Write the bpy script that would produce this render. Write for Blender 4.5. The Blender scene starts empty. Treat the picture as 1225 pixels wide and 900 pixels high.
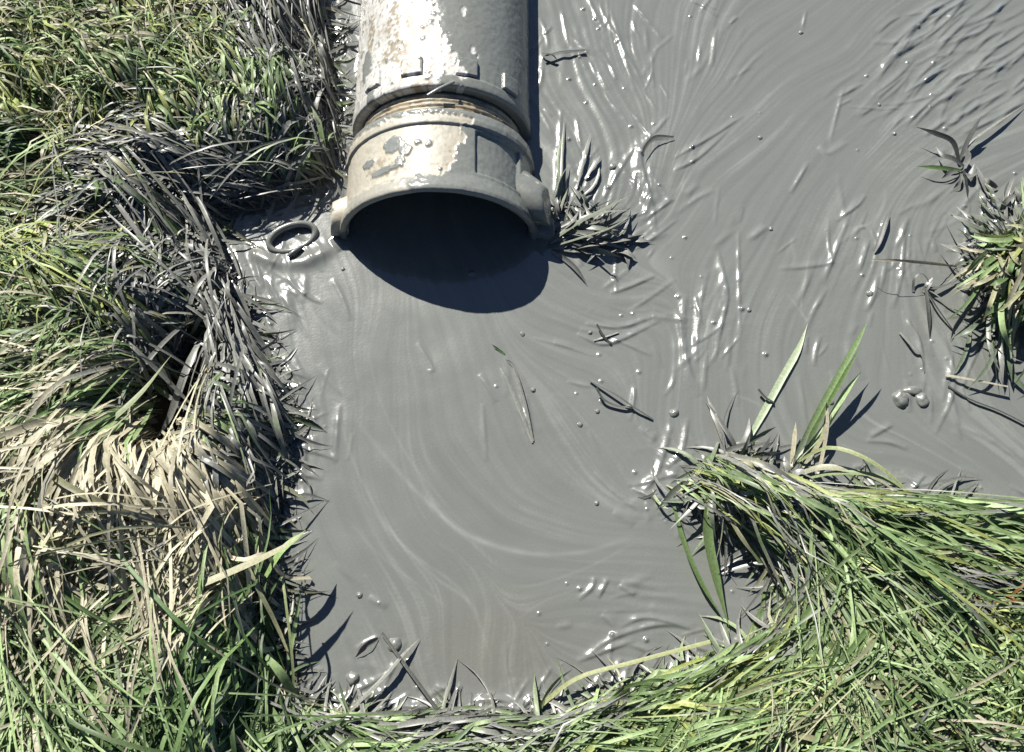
import bpy, math, time
import numpy as np
from mathutils import Vector

T0 = time.time()
rng = np.random.default_rng(7)
scene = bpy.context.scene
COL = scene.collection

# ------------------------------------------------------------------ camera
W0, H0 = 1225.0, 900.0
FPX = 1256.0
PITCH = math.radians(69.5)
CAMH = 0.95
CAM = np.array([0.0, 0.0, CAMH])
FWD = np.array([0.0, math.cos(PITCH), -math.sin(PITCH)])
UP = np.array([0.0, math.sin(PITCH), math.cos(PITCH)])

def P(px, py, z=0.0):
    """ground place seen at a spot of the photograph, at height z"""
    u = (np.asarray(px, float) - W0 / 2) / FPX
    v = (H0 / 2 - np.asarray(py, float)) / FPX
    dx, dy, dz = u, FWD[1] + v * UP[1], FWD[2] + v * UP[2]
    t = (z - CAMH) / dz
    return np.stack([dx * t, dy * t, np.zeros_like(t) + z], -1)

def Q(p):
    """place -> photograph spot (used to lay out beds and stains)"""
    d = p - CAM
    f = d @ FWD
    return W0 / 2 + FPX * d[..., 0] / f, H0 / 2 - FPX * (d @ UP) / f

MM = 0.001
PXM = 0.00085       # metres per photo pixel near the pipe mouth

cam_data = bpy.data.cameras.new("camera")
cam = bpy.data.objects.new("camera", cam_data)
COL.objects.link(cam)
cam.location = CAM
cam.rotation_euler = (math.pi / 2 - PITCH, 0, 0)
cam_data.sensor_fit = 'HORIZONTAL'
cam_data.sensor_width = 36
cam_data.lens = 36 * FPX / W0
cam_data.clip_start = 0.01
cam_data.clip_end = 500
scene.camera = cam

# ------------------------------------------------------------------ light
SUN = np.array([-0.347, 0.603, 0.72]); SUN /= np.linalg.norm(SUN)
elev = math.asin(SUN[2]); azim = math.atan2(SUN[0], SUN[1])
sd = bpy.data.lights.new("sun", 'SUN')
sd.energy = 5.0
sd.angle = math.radians(0.5)
sd.color = (1.0, 0.96, 0.895)
so = bpy.data.objects.new("sun", sd)
COL.objects.link(so)
so.rotation_euler = Vector(SUN).to_track_quat('Z', 'Y').to_euler()
so.location = (-1, 2, 3)
world = bpy.data.worlds.new("World")
scene.world = world
world.use_nodes = True
nt = world.node_tree
bg = nt.nodes["Background"]
sky = nt.nodes.new("ShaderNodeTexSky")
sky.sky_type = 'NISHITA'
sky.sun_disc = False
sky.sun_elevation = elev
sky.sun_rotation = azim
sky.air_density = 0.5
sky.dust_density = 0.1
sky.ozone_density = 2.5
nt.links.new(sky.outputs[0], bg.inputs[0])
bg.inputs[1].default_value = 0.052
vs = scene.view_settings
vs.view_transform = 'Standard'
vs.look = 'None'
vs.gamma = 1
vs.use_curve_mapping = False
vs.exposure = 1.15

# ------------------------------------------------------------------ noise
_TAB = np.random.default_rng(11).random((256, 256)).astype(np.float32)

def vn(x, y, s=0):
    x = x + s * 17.31; y = y + s * 7.77
    xi = np.floor(x).astype(np.int64); yi = np.floor(y).astype(np.int64)
    fx = (x - xi); fy = (y - yi)
    fx = fx * fx * fx * (fx * (fx * 6 - 15) + 10); fy = fy * fy * fy * (fy * (fy * 6 - 15) + 10)
    x0 = xi & 255; x1 = (xi + 1) & 255; y0 = yi & 255; y1 = (yi + 1) & 255
    a = _TAB[y0, x0]; b = _TAB[y0, x1]; c = _TAB[y1, x0]; d = _TAB[y1, x1]
    return (a + (b - a) * fx) * (1 - fy) + (c + (d - c) * fx) * fy

def fbm(x, y, o=4, s=0):
    t = 0; a = 0.5; n = 0
    for i in range(o):
        ca, sa = math.cos(0.6 * i), math.sin(0.6 * i)
        t = t + a * vn((x * ca - y * sa) * 2 ** i, (x * sa + y * ca) * 2 ** i, s + i * 3); n += a; a *= 0.5
    return t / n

def sst(a, b, x):
    t = np.clip((x - a) / (b - a), 0, 1)
    return t * t * (3 - 2 * t)

# ------------------------------------------------------------------ mesh helpers
def raw_mesh(name, co, faces, nside=4, smooth=True, attrs=None):
    me = bpy.data.meshes.new(name)
    co = np.ascontiguousarray(co, np.float32).reshape(-1, 3)
    faces = np.ascontiguousarray(faces, np.int32).reshape(-1, nside)
    me.vertices.add(len(co)); me.vertices.foreach_set("co", co.ravel())
    me.loops.add(faces.size); me.loops.foreach_set("vertex_index", faces.ravel())
    me.polygons.add(len(faces))
    me.polygons.foreach_set("loop_start", np.arange(0, faces.size, nside, dtype=np.int32))
    me.polygons.foreach_set("use_smooth", np.full(len(faces), smooth))
    for k, v in (attrs or {}).items():
        v = np.asarray(v, np.float32)
        if v.ndim == 2:
            c = np.ones((len(co), 4), np.float32); c[:, :3] = v
            me.attributes.new(k, 'FLOAT_COLOR', 'POINT').data.foreach_set("color", c.ravel())
        else:
            me.attributes.new(k, 'FLOAT', 'POINT').data.foreach_set("value", v.ravel())
    me.update(calc_edges=True)
    return me

def link(name, me, mat, parent=None):
    o = bpy.data.objects.new(name, me)
    COL.objects.link(o)
    if mat: me.materials.append(mat)
    if parent:
        o.parent = parent
    return o

def tag(o, label=None, cat=None, group=None, kind=None):
    if label: o["label"] = label
    if cat: o["category"] = cat
    if group: o["group"] = group
    if kind: o["kind"] = kind
    return o

def empty(name, loc=(0, 0, 0)):
    o = bpy.data.objects.new(name, None)
    o.empty_display_size = 0.02
    COL.objects.link(o)
    o.location = loc
    return o

def grid_faces(nv, nu, wrap=False):
    """nv rows of nu verts"""
    i = np.arange(nv - 1)[:, None] * nu
    j = np.arange(nu if wrap else nu - 1)[None, :]
    j2 = (j + 1) % nu
    return np.stack([i + j, i + j2, i + nu + j2, i + nu + j], -1).reshape(-1, 4)

def spline(pts, n):
    pts = np.asarray(pts, float)
    if len(pts) == 2:
        t = np.linspace(0, 1, n)[:, None]
        return pts[0] * (1 - t) + pts[1] * t
    p = np.vstack([2 * pts[0] - pts[1], pts, 2 * pts[-1] - pts[-2]])
    m = len(pts) - 1
    t = np.linspace(0, m, n); k = np.minimum(t.astype(int), m - 1); f = (t - k)[:, None]
    a, b, c, d = p[k], p[k + 1], p[k + 2], p[k + 3]
    return 0.5 * (2 * b + (c - a) * f + (2 * a - 5 * b + 4 * c - d) * f ** 2 + (3 * b - a - 3 * c + d) * f ** 3)

# ------------------------------------------------------------------ materials
def new_mat(name):
    m = bpy.data.materials.new(name)
    m.use_nodes = True
    return m, m.node_tree, m.node_tree.nodes["Principled BSDF"]

def attr(nt, name):
    a = nt.nodes.new("ShaderNodeAttribute"); a.attribute_name = name
    return a

def maprange(nt, src, a, b, c, d):
    r = nt.nodes.new("ShaderNodeMapRange")
    r.inputs[1].default_value = a; r.inputs[2].default_value = b
    r.inputs[3].default_value = c; r.inputs[4].default_value = d
    nt.links.new(src, r.inputs[0])
    return r.outputs[0]

def noise_node(nt, scale, detail=4, rough=0.55):
    tc = nt.nodes.new("ShaderNodeTexCoord")
    n = nt.nodes.new("ShaderNodeTexNoise")
    n.inputs["Scale"].default_value = scale; n.inputs["Detail"].default_value = detail
    n.inputs["Roughness"].default_value = rough
    nt.links.new(tc.outputs["Object"], n.inputs["Vector"])
    return n

def mulcol(nt, col, fac):
    mx = nt.nodes.new("ShaderNodeVectorMath"); mx.operation = 'SCALE'
    nt.links.new(col, mx.inputs[0]); nt.links.new(fac, mx.inputs["Scale"])
    return mx.outputs[0]

def add_bump(nt, bsdf, height, strength, dist):
    b = nt.nodes.new("ShaderNodeBump")
    b.inputs["Strength"].default_value = strength; b.inputs["Distance"].default_value = dist
    nt.links.new(height, b.inputs["Height"]); nt.links.new(b.outputs[0], bsdf.inputs["Normal"])

MUD = np.array([0.122, 0.1285, 0.1175])
COAT = np.array([0.160, 0.164, 0.147])

# wet slurry
m_mud, nt, b = new_mat("wet_slurry")
a = attr(nt, "col"); n1 = noise_node(nt, 900, 3)
nt.links.new(mulcol(nt, a.outputs["Color"], maprange(nt, n1.outputs[0], 0.3, 0.7, 0.95, 1.05)), b.inputs["Base Color"])
n2 = noise_node(nt, 26, 4)
nt.links.new(maprange(nt, n2.outputs[0], 0.3, 0.7, 0.17, 0.28), b.inputs["Roughness"])
b.inputs["Coat Weight"].default_value = 0.9
b.inputs["Coat Roughness"].default_value = 0.07
b.inputs["Coat IOR"].default_value = 1.6
b.inputs["IOR"].default_value = 1.42
add_bump(nt, b, noise_node(nt, 450, 3).outputs[0], 0.12, 0.0008)

# blades of grass
m_grass, nt, b = new_mat("grass_blade")
a = attr(nt, "col"); w = attr(nt, "wet"); n1 = noise_node(nt, 420, 3)
c = mulcol(nt, a.outputs["Color"], maprange(nt, n1.outputs[0], 0.3, 0.7, 0.78, 1.2))
nt.links.new(c, b.inputs["Base Color"])
nt.links.new(maprange(nt, w.outputs["Fac"], 0, 1, 0.52, 0.38), b.inputs["Roughness"])
b.inputs["IOR"].default_value = 1.45
tr = nt.nodes.new("ShaderNodeBsdfTranslucent"); nt.links.new(c, tr.inputs[0])
mix = nt.nodes.new("ShaderNodeMixShader")
nt.links.new(maprange(nt, w.outputs["Fac"], 0, 1, 0.22, 0.0), mix.inputs[0])
nt.links.new(b.outputs[0], mix.inputs[1]); nt.links.new(tr.outputs[0], mix.inputs[2])
nt.links.new(mix.outputs[0], nt.nodes["Material Output"].inputs[0])

# soil / thatch
m_soil, nt, b = new_mat("damp_soil")
n1 = noise_node(nt, 60, 6)
cr = nt.nodes.new("ShaderNodeValToRGB")
cr.color_ramp.elements[0].color = (0.018, 0.016, 0.012, 1); cr.color_ramp.elements[1].color = (0.075, 0.07, 0.045, 1)
nt.links.new(n1.outputs[0], cr.inputs[0]); nt.links.new(cr.outputs[0], b.inputs["Base Color"])
b.inputs["Roughness"].default_value = 0.8
add_bump(nt, b, n1.outputs[0], 0.6, 0.01)

# painted steel with dried and wet slurry on it ("col" paint/dirt, "wet" slurry coat)
m_pipe, nt, b = new_mat("slurry_stained_paint")
a = attr(nt, "col"); w = attr(nt, "wet"); n1 = noise_node(nt, 260, 5, 0.65)
nt.links.new(mulcol(nt, a.outputs["Color"], maprange(nt, n1.outputs[0], 0.3, 0.7, 0.86, 1.08)), b.inputs["Base Color"])
nt.links.new(maprange(nt, w.outputs["Fac"], 0, 1, 0.5, 0.24), b.inputs["Roughness"])
add_bump(nt, b, n1.outputs[0], 0.25, 0.001)

# coated pebbles, clods, hoop
m_coat, nt, b = new_mat("slurry_coat")
n1 = noise_node(nt, 120, 4)
cr = nt.nodes.new("ShaderNodeValToRGB")
cr.color_ramp.elements[0].color = (*(MUD * 0.95), 1); cr.color_ramp.elements[1].color = (*(MUD * 1.2), 1)
nt.links.new(n1.outputs[0], cr.inputs[0]); nt.links.new(cr.outputs[0], b.inputs["Base Color"])
b.inputs["Roughness"].default_value = 0.27
b.inputs["IOR"].default_value = 1.55
add_bump(nt, b, n1.outputs[0], 0.2, 0.002)

# ------------------------------------------------------------------ where slurry ends and turf begins
edge_px = [(392, -260), (385, -40), (388, 40), (400, 105), (408, 160), (398, 215), (345, 236), (292, 246), (252, 268), (276, 320),
           (290, 372), (312, 428), (338, 470), (352, 505), (340, 560), (334, 620), (330, 700), (325, 760), (345, 822),
           (392, 862), (430, 858), (500, 862), (560, 858), (640, 862), (676, 866), (708, 842), (766, 818), (850, 792),
           (910, 772), (944, 738), (934, 690), (896, 644), (850, 622), (800, 606), (778, 602), (800, 575), (845, 550),
           (900, 556), (930, 580), (990, 592), (1070, 598), (1140, 612), (1260, 614), (1600, 640), (1900, 560), (1900, -260)]
edge = P([p[0] for p in edge_px], [p[1] for p in edge_px])[:, :2]
tuft_px = [(1160, 290), (1195, 270), (1270, 240), (1330, 300), (1300, 390), (1225, 400), (1180, 380), (1158, 340)]
tuft = P([p[0] for p in tuft_px], [p[1] for p in tuft_px])[:, :2]

def seg_dist(X, Y, poly):
    d2 = np.full(X.shape, 1e9); inside = np.zeros(X.shape, bool)
    n = len(poly)
    for i in range(n):
        a = poly[i]; c = poly[(i + 1) % n]; e = c - a
        t = np.clip(((X - a[0]) * e[0] + (Y - a[1]) * e[1]) / (e @ e), 0, 1)
        d2 = np.minimum(d2, (X - a[0] - t * e[0]) ** 2 + (Y - a[1] - t * e[1]) ** 2)
        cr = (a[1] > Y) != (c[1] > Y)
        xx = a[0] + (Y - a[1]) * e[0] / (e[1] if abs(e[1]) > 1e-12 else 1e-12)
        inside ^= cr & (X < xx)
    d = np.sqrt(d2)
    return np.where(inside, -d, d)

SX0, SY0, SD = -1.0, -0.4, 0.004
SNX, SNY = int(2.0 / SD), int(1.7 / SD)
gx = SX0 + SD * np.arange(SNX); gy = SY0 + SD * np.arange(SNY)
GX, GY = np.meshgrid(gx, gy)
SDF = seg_dist(GX, GY, edge)
SDF = np.maximum(SDF, -seg_dist(GX, GY, tuft))       # > 0: turf

def grid_sample(G, x, y):
    fx = np.clip((x - SX0) / SD, 0, SNX - 1.001); fy = np.clip((y - SY0) / SD, 0, SNY - 1.001)
    i = fx.astype(int); j = fy.astype(int); fx = fx - i; fy = fy - j
    return (G[j, i] * (1 - fx) + G[j, i + 1] * fx) * (1 - fy) + (G[j + 1, i] * (1 - fx) + G[j + 1, i + 1] * fx) * fy

# turf relief
def blob(px, py, rx, ry, h):
    c = P(px, py)
    return h * np.exp(-((GX - c[0]) / (rx * PXM)) ** 2 - ((GY - c[1]) / (ry * PXM)) ** 2)

HG = -0.008 + 0.030 * sst(-0.004, 0.06, SDF) + 0.012 * sst(0.05, 0.2, SDF)
HG += (fbm(GX * 14, GY * 14, 3, 5) - 0.5) * 0.030 * sst(0.0, 0.05, SDF)
hum = blob(100, 620, 130, 110, 0.030) + blob(230, 640, 90, 70, 0.030) + blob(280, 800, 60, 90, 0.035) + blob(90, 420, 100, 70, 0.028) \
    + blob(60, 120, 200, 60, 0.015) + blob(930, 640, 70, 35, 0.025) + blob(1100, 620, 160, 22, 0.022) + blob(1215, 330, 45, 55, 0.045) \
    + blob(1100, 850, 120, 60, 0.01) - blob(228, 462, 30, 66, 0.075) - blob(150, 300, 60, 20, 0.02) - blob(205, 520, 40, 30, 0.03) \
    - blob(1090, 650, 130, 14, 0.02) - blob(700, 890, 60, 30, 0.01)
HG += hum * sst(-0.002, 0.03, SDF)
HG = np.maximum(HG, -0.03)

# ground sheet out to the horizon
def axis(lo, hi, d, ext, n):
    core = np.arange(lo, hi + d / 2, d)
    g = np.geomspace(d * 2, ext, n)
    return np.concatenate([lo - g[::-1], core, hi + g])

ax = axis(-0.98, 0.98, 0.006, 60, 40); ay = axis(-0.38, 1.28, 0.006, 60, 40)
AX, AY = np.meshgrid(ax, ay)
AZ = grid_sample(HG, AX, AY)
far = np.maximum(np.maximum(np.abs(AX) - 0.98, 0), np.maximum(np.maximum(-0.38 - AY, AY - 1.28), 0))
AZ = AZ * (1 - sst(0, 0.6, far)) + (0.03 + 0.03 * fbm(AX * 2, AY * 2, 3)) * sst(0, 0.6, far)
ground = link("ground", raw_mesh("ground", np.stack([AX, AY, AZ - 0.004], -1), grid_faces(len(ay), len(ax))), m_soil)
tag(ground, "damp dark soil showing under the flattened grass", kind="structure")

# ------------------------------------------------------------------ the slurry sheet
MD = 0.00115
mx = np.arange(-0.72, 0.72, MD); my = np.arange(-0.08, 0.92, MD)
MX, MY = np.meshgrid(mx, my)
NY, NX = MX.shape
MS = grid_sample(SDF, MX, MY)
MPX, MPY = Q(np.stack([MX, MY, np.zeros_like(MX)], -1))

# beds read off the photo: spot, heading (deg, 0 right, 90 down), spread, length px, width px, palette, mud 0..1, lift, weight
BEDS = [
    (60, 30, 10, 40, 90, 4.5, 'OOGTD', .12, .25), (200, 20, 30, 40, 90, 4.5, 'OYBTT', .12, .25), (330, 25, 50, 35, 100, 5, 'MMOG', .6, .3), (370, 90, 60, 40, 90, 5, 'MMGO', .6, .3),
    (60, 110, 40, 45, 60, 5, 'YTOGB', .12, .3), (180, 100, 30, 35, 70, 6, 'YBTGO', .12, .3), (130, 160, 60, 40, 60, 5, 'TYOBG', .15, .3), (250, 130, 70, 45, 70, 5, 'BYGO', .1, .3),
    (330, 160, 80, 35, 90, 6, 'GMOB', .4, .35), (380, 180, 95, 30, 90, 6, 'GMB', .5, .3), (40, 220, 160, 25, 110, 5, 'GOTD', .15, .25), (150, 215, 20, 22, 120, 6, 'OMGM', .5, .2),
    (250, 230, 15, 22, 110, 6, 'MMG', .85, .2), (330, 240, 15, 14, 110, 7, 'GBM', .65, .15), (60, 270, 20, 30, 100, 5, 'GOTB', .15, .25), (180, 280, 140, 30, 110, 7, 'MMMO', .95, .3),
    (250, 300, 120, 40, 90, 8, 'MMM', 1, .3), (280, 380, 70, 30, 100, 8, 'MMG', .95, .25), (40, 330, 20, 35, 90, 4.5, 'YYBG', .05, .3), (120, 350, 15, 35, 80, 5, 'YBGO', .08, .3),
    (50, 400, 150, 40, 90, 5, 'GOBY', .12, .3), (170, 390, 30, 30, 80, 6, 'OMG', .6, .3), (120, 440, 155, 25, 120, 5, 'BGOT', .2, .35), (40, 480, 150, 22, 130, 5, 'GTTB', .1, .3),
    (150, 490, 145, 18, 150, 5.5, 'BTGT', .15, .35), (300, 440, 60, 30, 110, 6.5, 'MGMB', .6, .25), (320, 510, 20, 40, 90, 6, 'MGBG', .5, .3), (280, 560, 30, 40, 80, 6, 'OMBM', .6, .3),
    (60, 560, 110, 25, 110, 6, 'TTBO', .05, .3), (150, 560, 95, 22, 140, 8, 'TTTT', .05, .3), (140, 610, 95, 18, 150, 8, 'TTTB', .05, .3), (230, 580, 55, 20, 140, 8.5, 'TTTT', .05, .3), (260, 620, 50, 20, 130, 8, 'TTTO', .05, .3), (310, 610, 60, 25, 110, 6.5, 'TTBG', .1, .35),
    (100, 660, 98, 15, 150, 7, 'TTBT', .05, .3), (200, 670, 85, 20, 140, 7, 'TTTB', .05, .3), (290, 680, 125, 25, 120, 6, 'BTTT', .08, .35), (300, 650, 150, 22, 140, 7, 'TTTO', .05, .4), (230, 720, 140, 25, 120, 6, 'TTBG', .05, .3),
    (20, 640, 100, 13, 180, 7, 'BBG', .03, .3), (30, 740, 88, 12, 190, 7.5, 'BBGB', .03, .3), (110, 760, 85, 18, 150, 7.5, 'BTGB', .03, .3), (40, 860, 85, 16, 160, 7.5, 'BBGB', .03, .3),
    (170, 770, 105, 30, 130, 6, 'BGTG', .05, .3), (180, 720, 80, 30, 130, 6, 'TBTG', .05, .3), (130, 860, 110, 30, 120, 6, 'BGBT', .03, .3),
    (225, 915, 285, 18, 105, 7.5, 'GGDB', .03, .4), (290, 905, 268, 16, 110, 7, 'GGDD', .05, .42), (330, 905, 300, 22, 95, 6.5, 'GBD', .1, .5), (205, 890, 290, 25, 80, 7, 'GDB', .05, .3),
    (400, 890, 15, 22, 120, 5.5, 'BGM', .3, .2), (480, 885, 5, 22, 120, 5.5, 'MGB', .5, .2), (580, 880, 0, 25, 120, 5.5, 'BGB', .4, .2),
    (690, 870, 320, 35, 90, 6, 'YBGB', .1, .4), (760, 830, 300, 45, 90, 6.5, 'YBGB', .1, .45), (850, 800, 300, 40, 100, 6, 'BGYB', .08, .4), (760, 885, 350, 35, 110, 6, 'YBGB', .05, .3),
    (870, 870, 325, 30, 110, 6.5, 'BGYO', .05, .35), (840, 770, 10, 40, 70, 5, 'GBMO', .35, .3),
    (870, 590, 60, 30, 110, 5.5, 'OMGY', .3, .35), (830, 600, 75, 22, 130, 6, 'GOYB', .2, .35), (930, 620, 48, 16, 150, 5.5, 'GBGO', .15, .3), (900, 680, 60, 14, 150, 6, 'BGOT', .1, .3),
    (960, 720, 58, 14, 160, 5.5, 'BGOB', .08, .3), (1000, 620, 12, 16, 150, 6, 'GBYG', .12, .3), (1100, 605, 5, 10, 160, 7, 'BGBG', .1, .3), (1200, 620, 5, 12, 140, 7, 'BGG', .08, .3),
    (1050, 660, 25, 20, 140, 5, 'OGMB', .2, .25), (1150, 660, 15, 25, 90, 4.5, 'OGYB', .15, .25), (1100, 720, 40, 60, 28, 5.5, 'YBGRY', .04, .3), (1180, 700, 20, 60, 28, 5.5, 'YYRBG', .04, .3),
    (985, 800, 60, 22, 110, 5.5, 'BGOG', .05, .3), (1060, 760, 70, 60, 32, 5.5, 'YBGBR', .03, .3), (1130, 830, 30, 60, 30, 6, 'BBGY', .03, .3), (1210, 760, 90, 60, 30, 6, 'YBGRB', .03, .3), (1080, 800, 45, 50, 45, 5.5, 'BBYG', .04, .3), (1180, 790, 130, 50, 34, 6, 'YBGB', .04, .3), (1050, 880, 50, 40, 90, 5, 'BGOT', .05, .3),
    (1160, 870, 100, 60, 30, 6, 'BBGG', .04, .3), (950, 850, 320, 35, 120, 6, 'BGOG', .05, .35), (1220, 850, 60, 60, 55, 5, 'BBY', .04, .3),
]
BEDD = np.array([b[:3] for b in BEDS], float)

# flow directions read off the streaks (photo spot, direction)
flow = [(1000, 90, -1, .75), (1100, 50, -1, .6), (1160, 110, -.9, .7), (1180, 20, -1, .5), (860, 180, -1, .75), (780, 270, -1, .8),
        (900, 300, -.5, 1), (870, 380, -.1, 1), (960, 330, -.3, 1), (960, 220, -.5, 1), (450, 400, .1, 1), (400, 520, .35, 1), (350, 380, .15, 1),
        (480, 600, .75, 1), (545, 640, 1, .55), (640, 662, 1, .03), (760, 640, 1, -.3), (545, 730, .12, 1), (600, 760, -.1, 1),
        (440, 680, .7, 1), (720, 540, .6, .5), (680, 410, 1, .3), (760, 360, 1, -.35), (720, 100, .3, 1), (665, 60, .1, 1), (520, 450, .4, 1),
        (600, 520, .6, .8), (640, 720, .8, -.5), (1050, 560, 1, .15), (1170, 540, .8, .5), (1060, 420, -.3, 1), (1120, 400, .2, 1),
        (360, 620, .2, 1), (360, 780, .2, 1), (800, 700, .9, -.5), (800, 470, -.3, 1), (380, 40, .5, 1), (1130, 480, .5, 1),
        (950, 30, -.8, .8), (830, 40, -.3, 1), (400, 300, .4, 1), (570, 400, .3, 1)]
VX = np.zeros_like(MX); VY = np.zeros_like(MX); WS = np.zeros_like(MX)
for (x, y, dx, dy) in flow:
    n = math.hypot(dx, dy)
    wgt = 1 / (((MPX - x) ** 2 + (MPY - y) ** 2) + 900) ** 1.5
    VX += wgt * dx / n; VY -= wgt * dy / n
n = np.hypot(VX, VY) + 1e-12; VX /= n; VY /= n
dth = (fbm(MX * 7, MY * 7, 3, 9) - 0.5) * 1.5
VX, VY = VX * np.cos(dth) - VY * np.sin(dth), VX * np.sin(dth) + VY * np.cos(dth)

def lic(src, steps, stride):
    out = src.copy(); wsum = 1.0
    for sg in (1, -1):
        xi = np.broadcast_to(np.arange(NX, dtype=np.float32), (NY, NX)).copy()
        yi = np.broadcast_to(np.arange(NY, dtype=np.float32)[:, None], (NY, NX)).copy()
        for k in range(steps):
            ii = np.clip(xi, 0, NX - 1).astype(np.int32); jj = np.clip(yi, 0, NY - 1).astype(np.int32)
            xi += sg * stride * VX32[jj, ii]; yi += sg * stride * VY32[jj, ii]
            ii = np.clip(xi, 0, NX - 1).astype(np.int32); jj = np.clip(yi, 0, NY - 1).astype(np.int32)
            out += src[jj, ii]
    return out / (2 * steps + 1)

VX32 = VX.astype(np.float32); VY32 = VY.astype(np.float32)
src = rng.random((NY, NX)).astype(np.float32)
src = (src + np.roll(src, 1, 0) + np.roll(src, 1, 1) + np.roll(src, (1, 1), (0, 1))) / 4
LF = lic(src, 42, 1.6); LF = (LF - LF.mean()) / LF.std()
src2 = vn(MX / 0.006, MY / 0.006, 3).astype(np.float32)
LC = lic(src2, 50, 2.6); LC = (LC - LC.mean()) / LC.std()

MZ = np.zeros_like(MX)
calm = np.zeros_like(MX)        # 0 calm .. 1 busy with drowned grass
for (x, y, r, k) in [(720, 90, 110, .8), (760, 220, 90, 1), (850, 380, 80, 1), (1130, 90, 90, .9), (1170, 250, 90, 1), (1070, 310, 80, 1), (1120, 450, 90, .8),
                     (800, 540, 60, .8), (460, 810, 80, 1), (760, 760, 80, .9), (640, 830, 90, .9), (320, 330, 70, .9), (360, 500, 50, .9), (740, 400, 90, .6),
                     (680, 480, 90, .5), (980, 300, 80, .6), (850, 40, 70, .6), (395, 60, 50, .6), (940, 600, 90, .5), (860, 300, 130, .4), (1000, 400, 120, .5), (700, 200, 70, .9), (350, 700, 40, .6)]:
    calm = np.maximum(calm, k * np.exp(-((MPX - x) ** 2 + (MPY - y) ** 2) / (r * r)))
MZ += (fbm(MX * 9, MY * 9, 3, 1) - 0.5) * 0.0022
MZ += LC * (0.00004 + 0.00027 * calm) + LF * 0.000006
rid = 1 - np.abs(2 * fbm(MX * 40, MY * 40, 3, 21) - 1)
MZ += calm ** 2 * (rid - 0.75) * 0.0010
# slurry riding up over the drowned blades along the turf edge
band = np.exp(-((MS - 0.004) / 0.020) ** 2)
e1 = 1 - np.abs(2 * fbm(MX * 55, MY * 55, 3, 31) - 1)
MZ += band * (0.0010 + 0.0028 * (e1 - 0.6))

def ridge(pts_px, w=3.0, h=2.0, w2=None, taper=True, z=0):
    """a drowned blade: crest along pts, half width w (mm), height h (mm); steeper side w2"""
    pp = spline(P([p[0] for p in pts_px], [p[1] for p in pts_px])[:, :2], 24)
    ridge_w(pp, w, h, w2, taper)

def ridge_w(pp, w, h, w2=None, taper=True):
    w2 = w if w2 is None else w2
    ch = pp[-1] - pp[0]
    if (-ch[1] * SUN[0] + ch[0] * SUN[1] > 0) != (w > w2): w, w2 = w2, w
    h = min(h, 0.42 * max(w, w2))
    m = 4 * max(w, w2) * MM
    i0, i1 = np.searchsorted(mx, [pp[:, 0].min() - m, pp[:, 0].max() + m])
    j0, j1 = np.searchsorted(my, [pp[:, 1].min() - m, pp[:, 1].max() + m])
    if i1 - i0 < 2 or j1 - j0 < 2: return
    X = MX[j0:j1, i0:i1]; Y = MY[j0:j1, i0:i1]
    best = np.full(X.shape, 1e9); sd_ = np.zeros(X.shape); ss = np.zeros(X.shape)
    N = len(pp)
    for k in range(N - 1):
        a, c = pp[k], pp[k + 1]; e = c - a; L2 = e @ e + 1e-12
        t = np.clip(((X - a[0]) * e[0] + (Y - a[1]) * e[1]) / L2, 0, 1)
        dx = X - a[0] - t * e[0]; dy = Y - a[1] - t * e[1]
        d = dx * dx + dy * dy
        m_ = d < best
        best = np.where(m_, d, best); ss = np.where(m_, (k + t) / (N - 1), ss)
        sd_ = np.where(m_, e[0] * dy - e[1] * dx, sd_)
    d = np.sqrt(best) / MM
    ww = np.where(sd_ > 0, w, w2)
    tp = (np.sin(np.pi * np.clip(ss, 0.0, 1)) ** 0.6) if taper else 1.0
    wob = 0.75 + 0.5 * vn(X * 130, Y * 130, 5)
    MZ[j0:j1, i0:i1] = np.maximum(MZ[j0:j1, i0:i1], 0) * 0 + MZ[j0:j1, i0:i1] + h * MM * tp * wob * np.exp(-(d / ww) ** 2)

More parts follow.
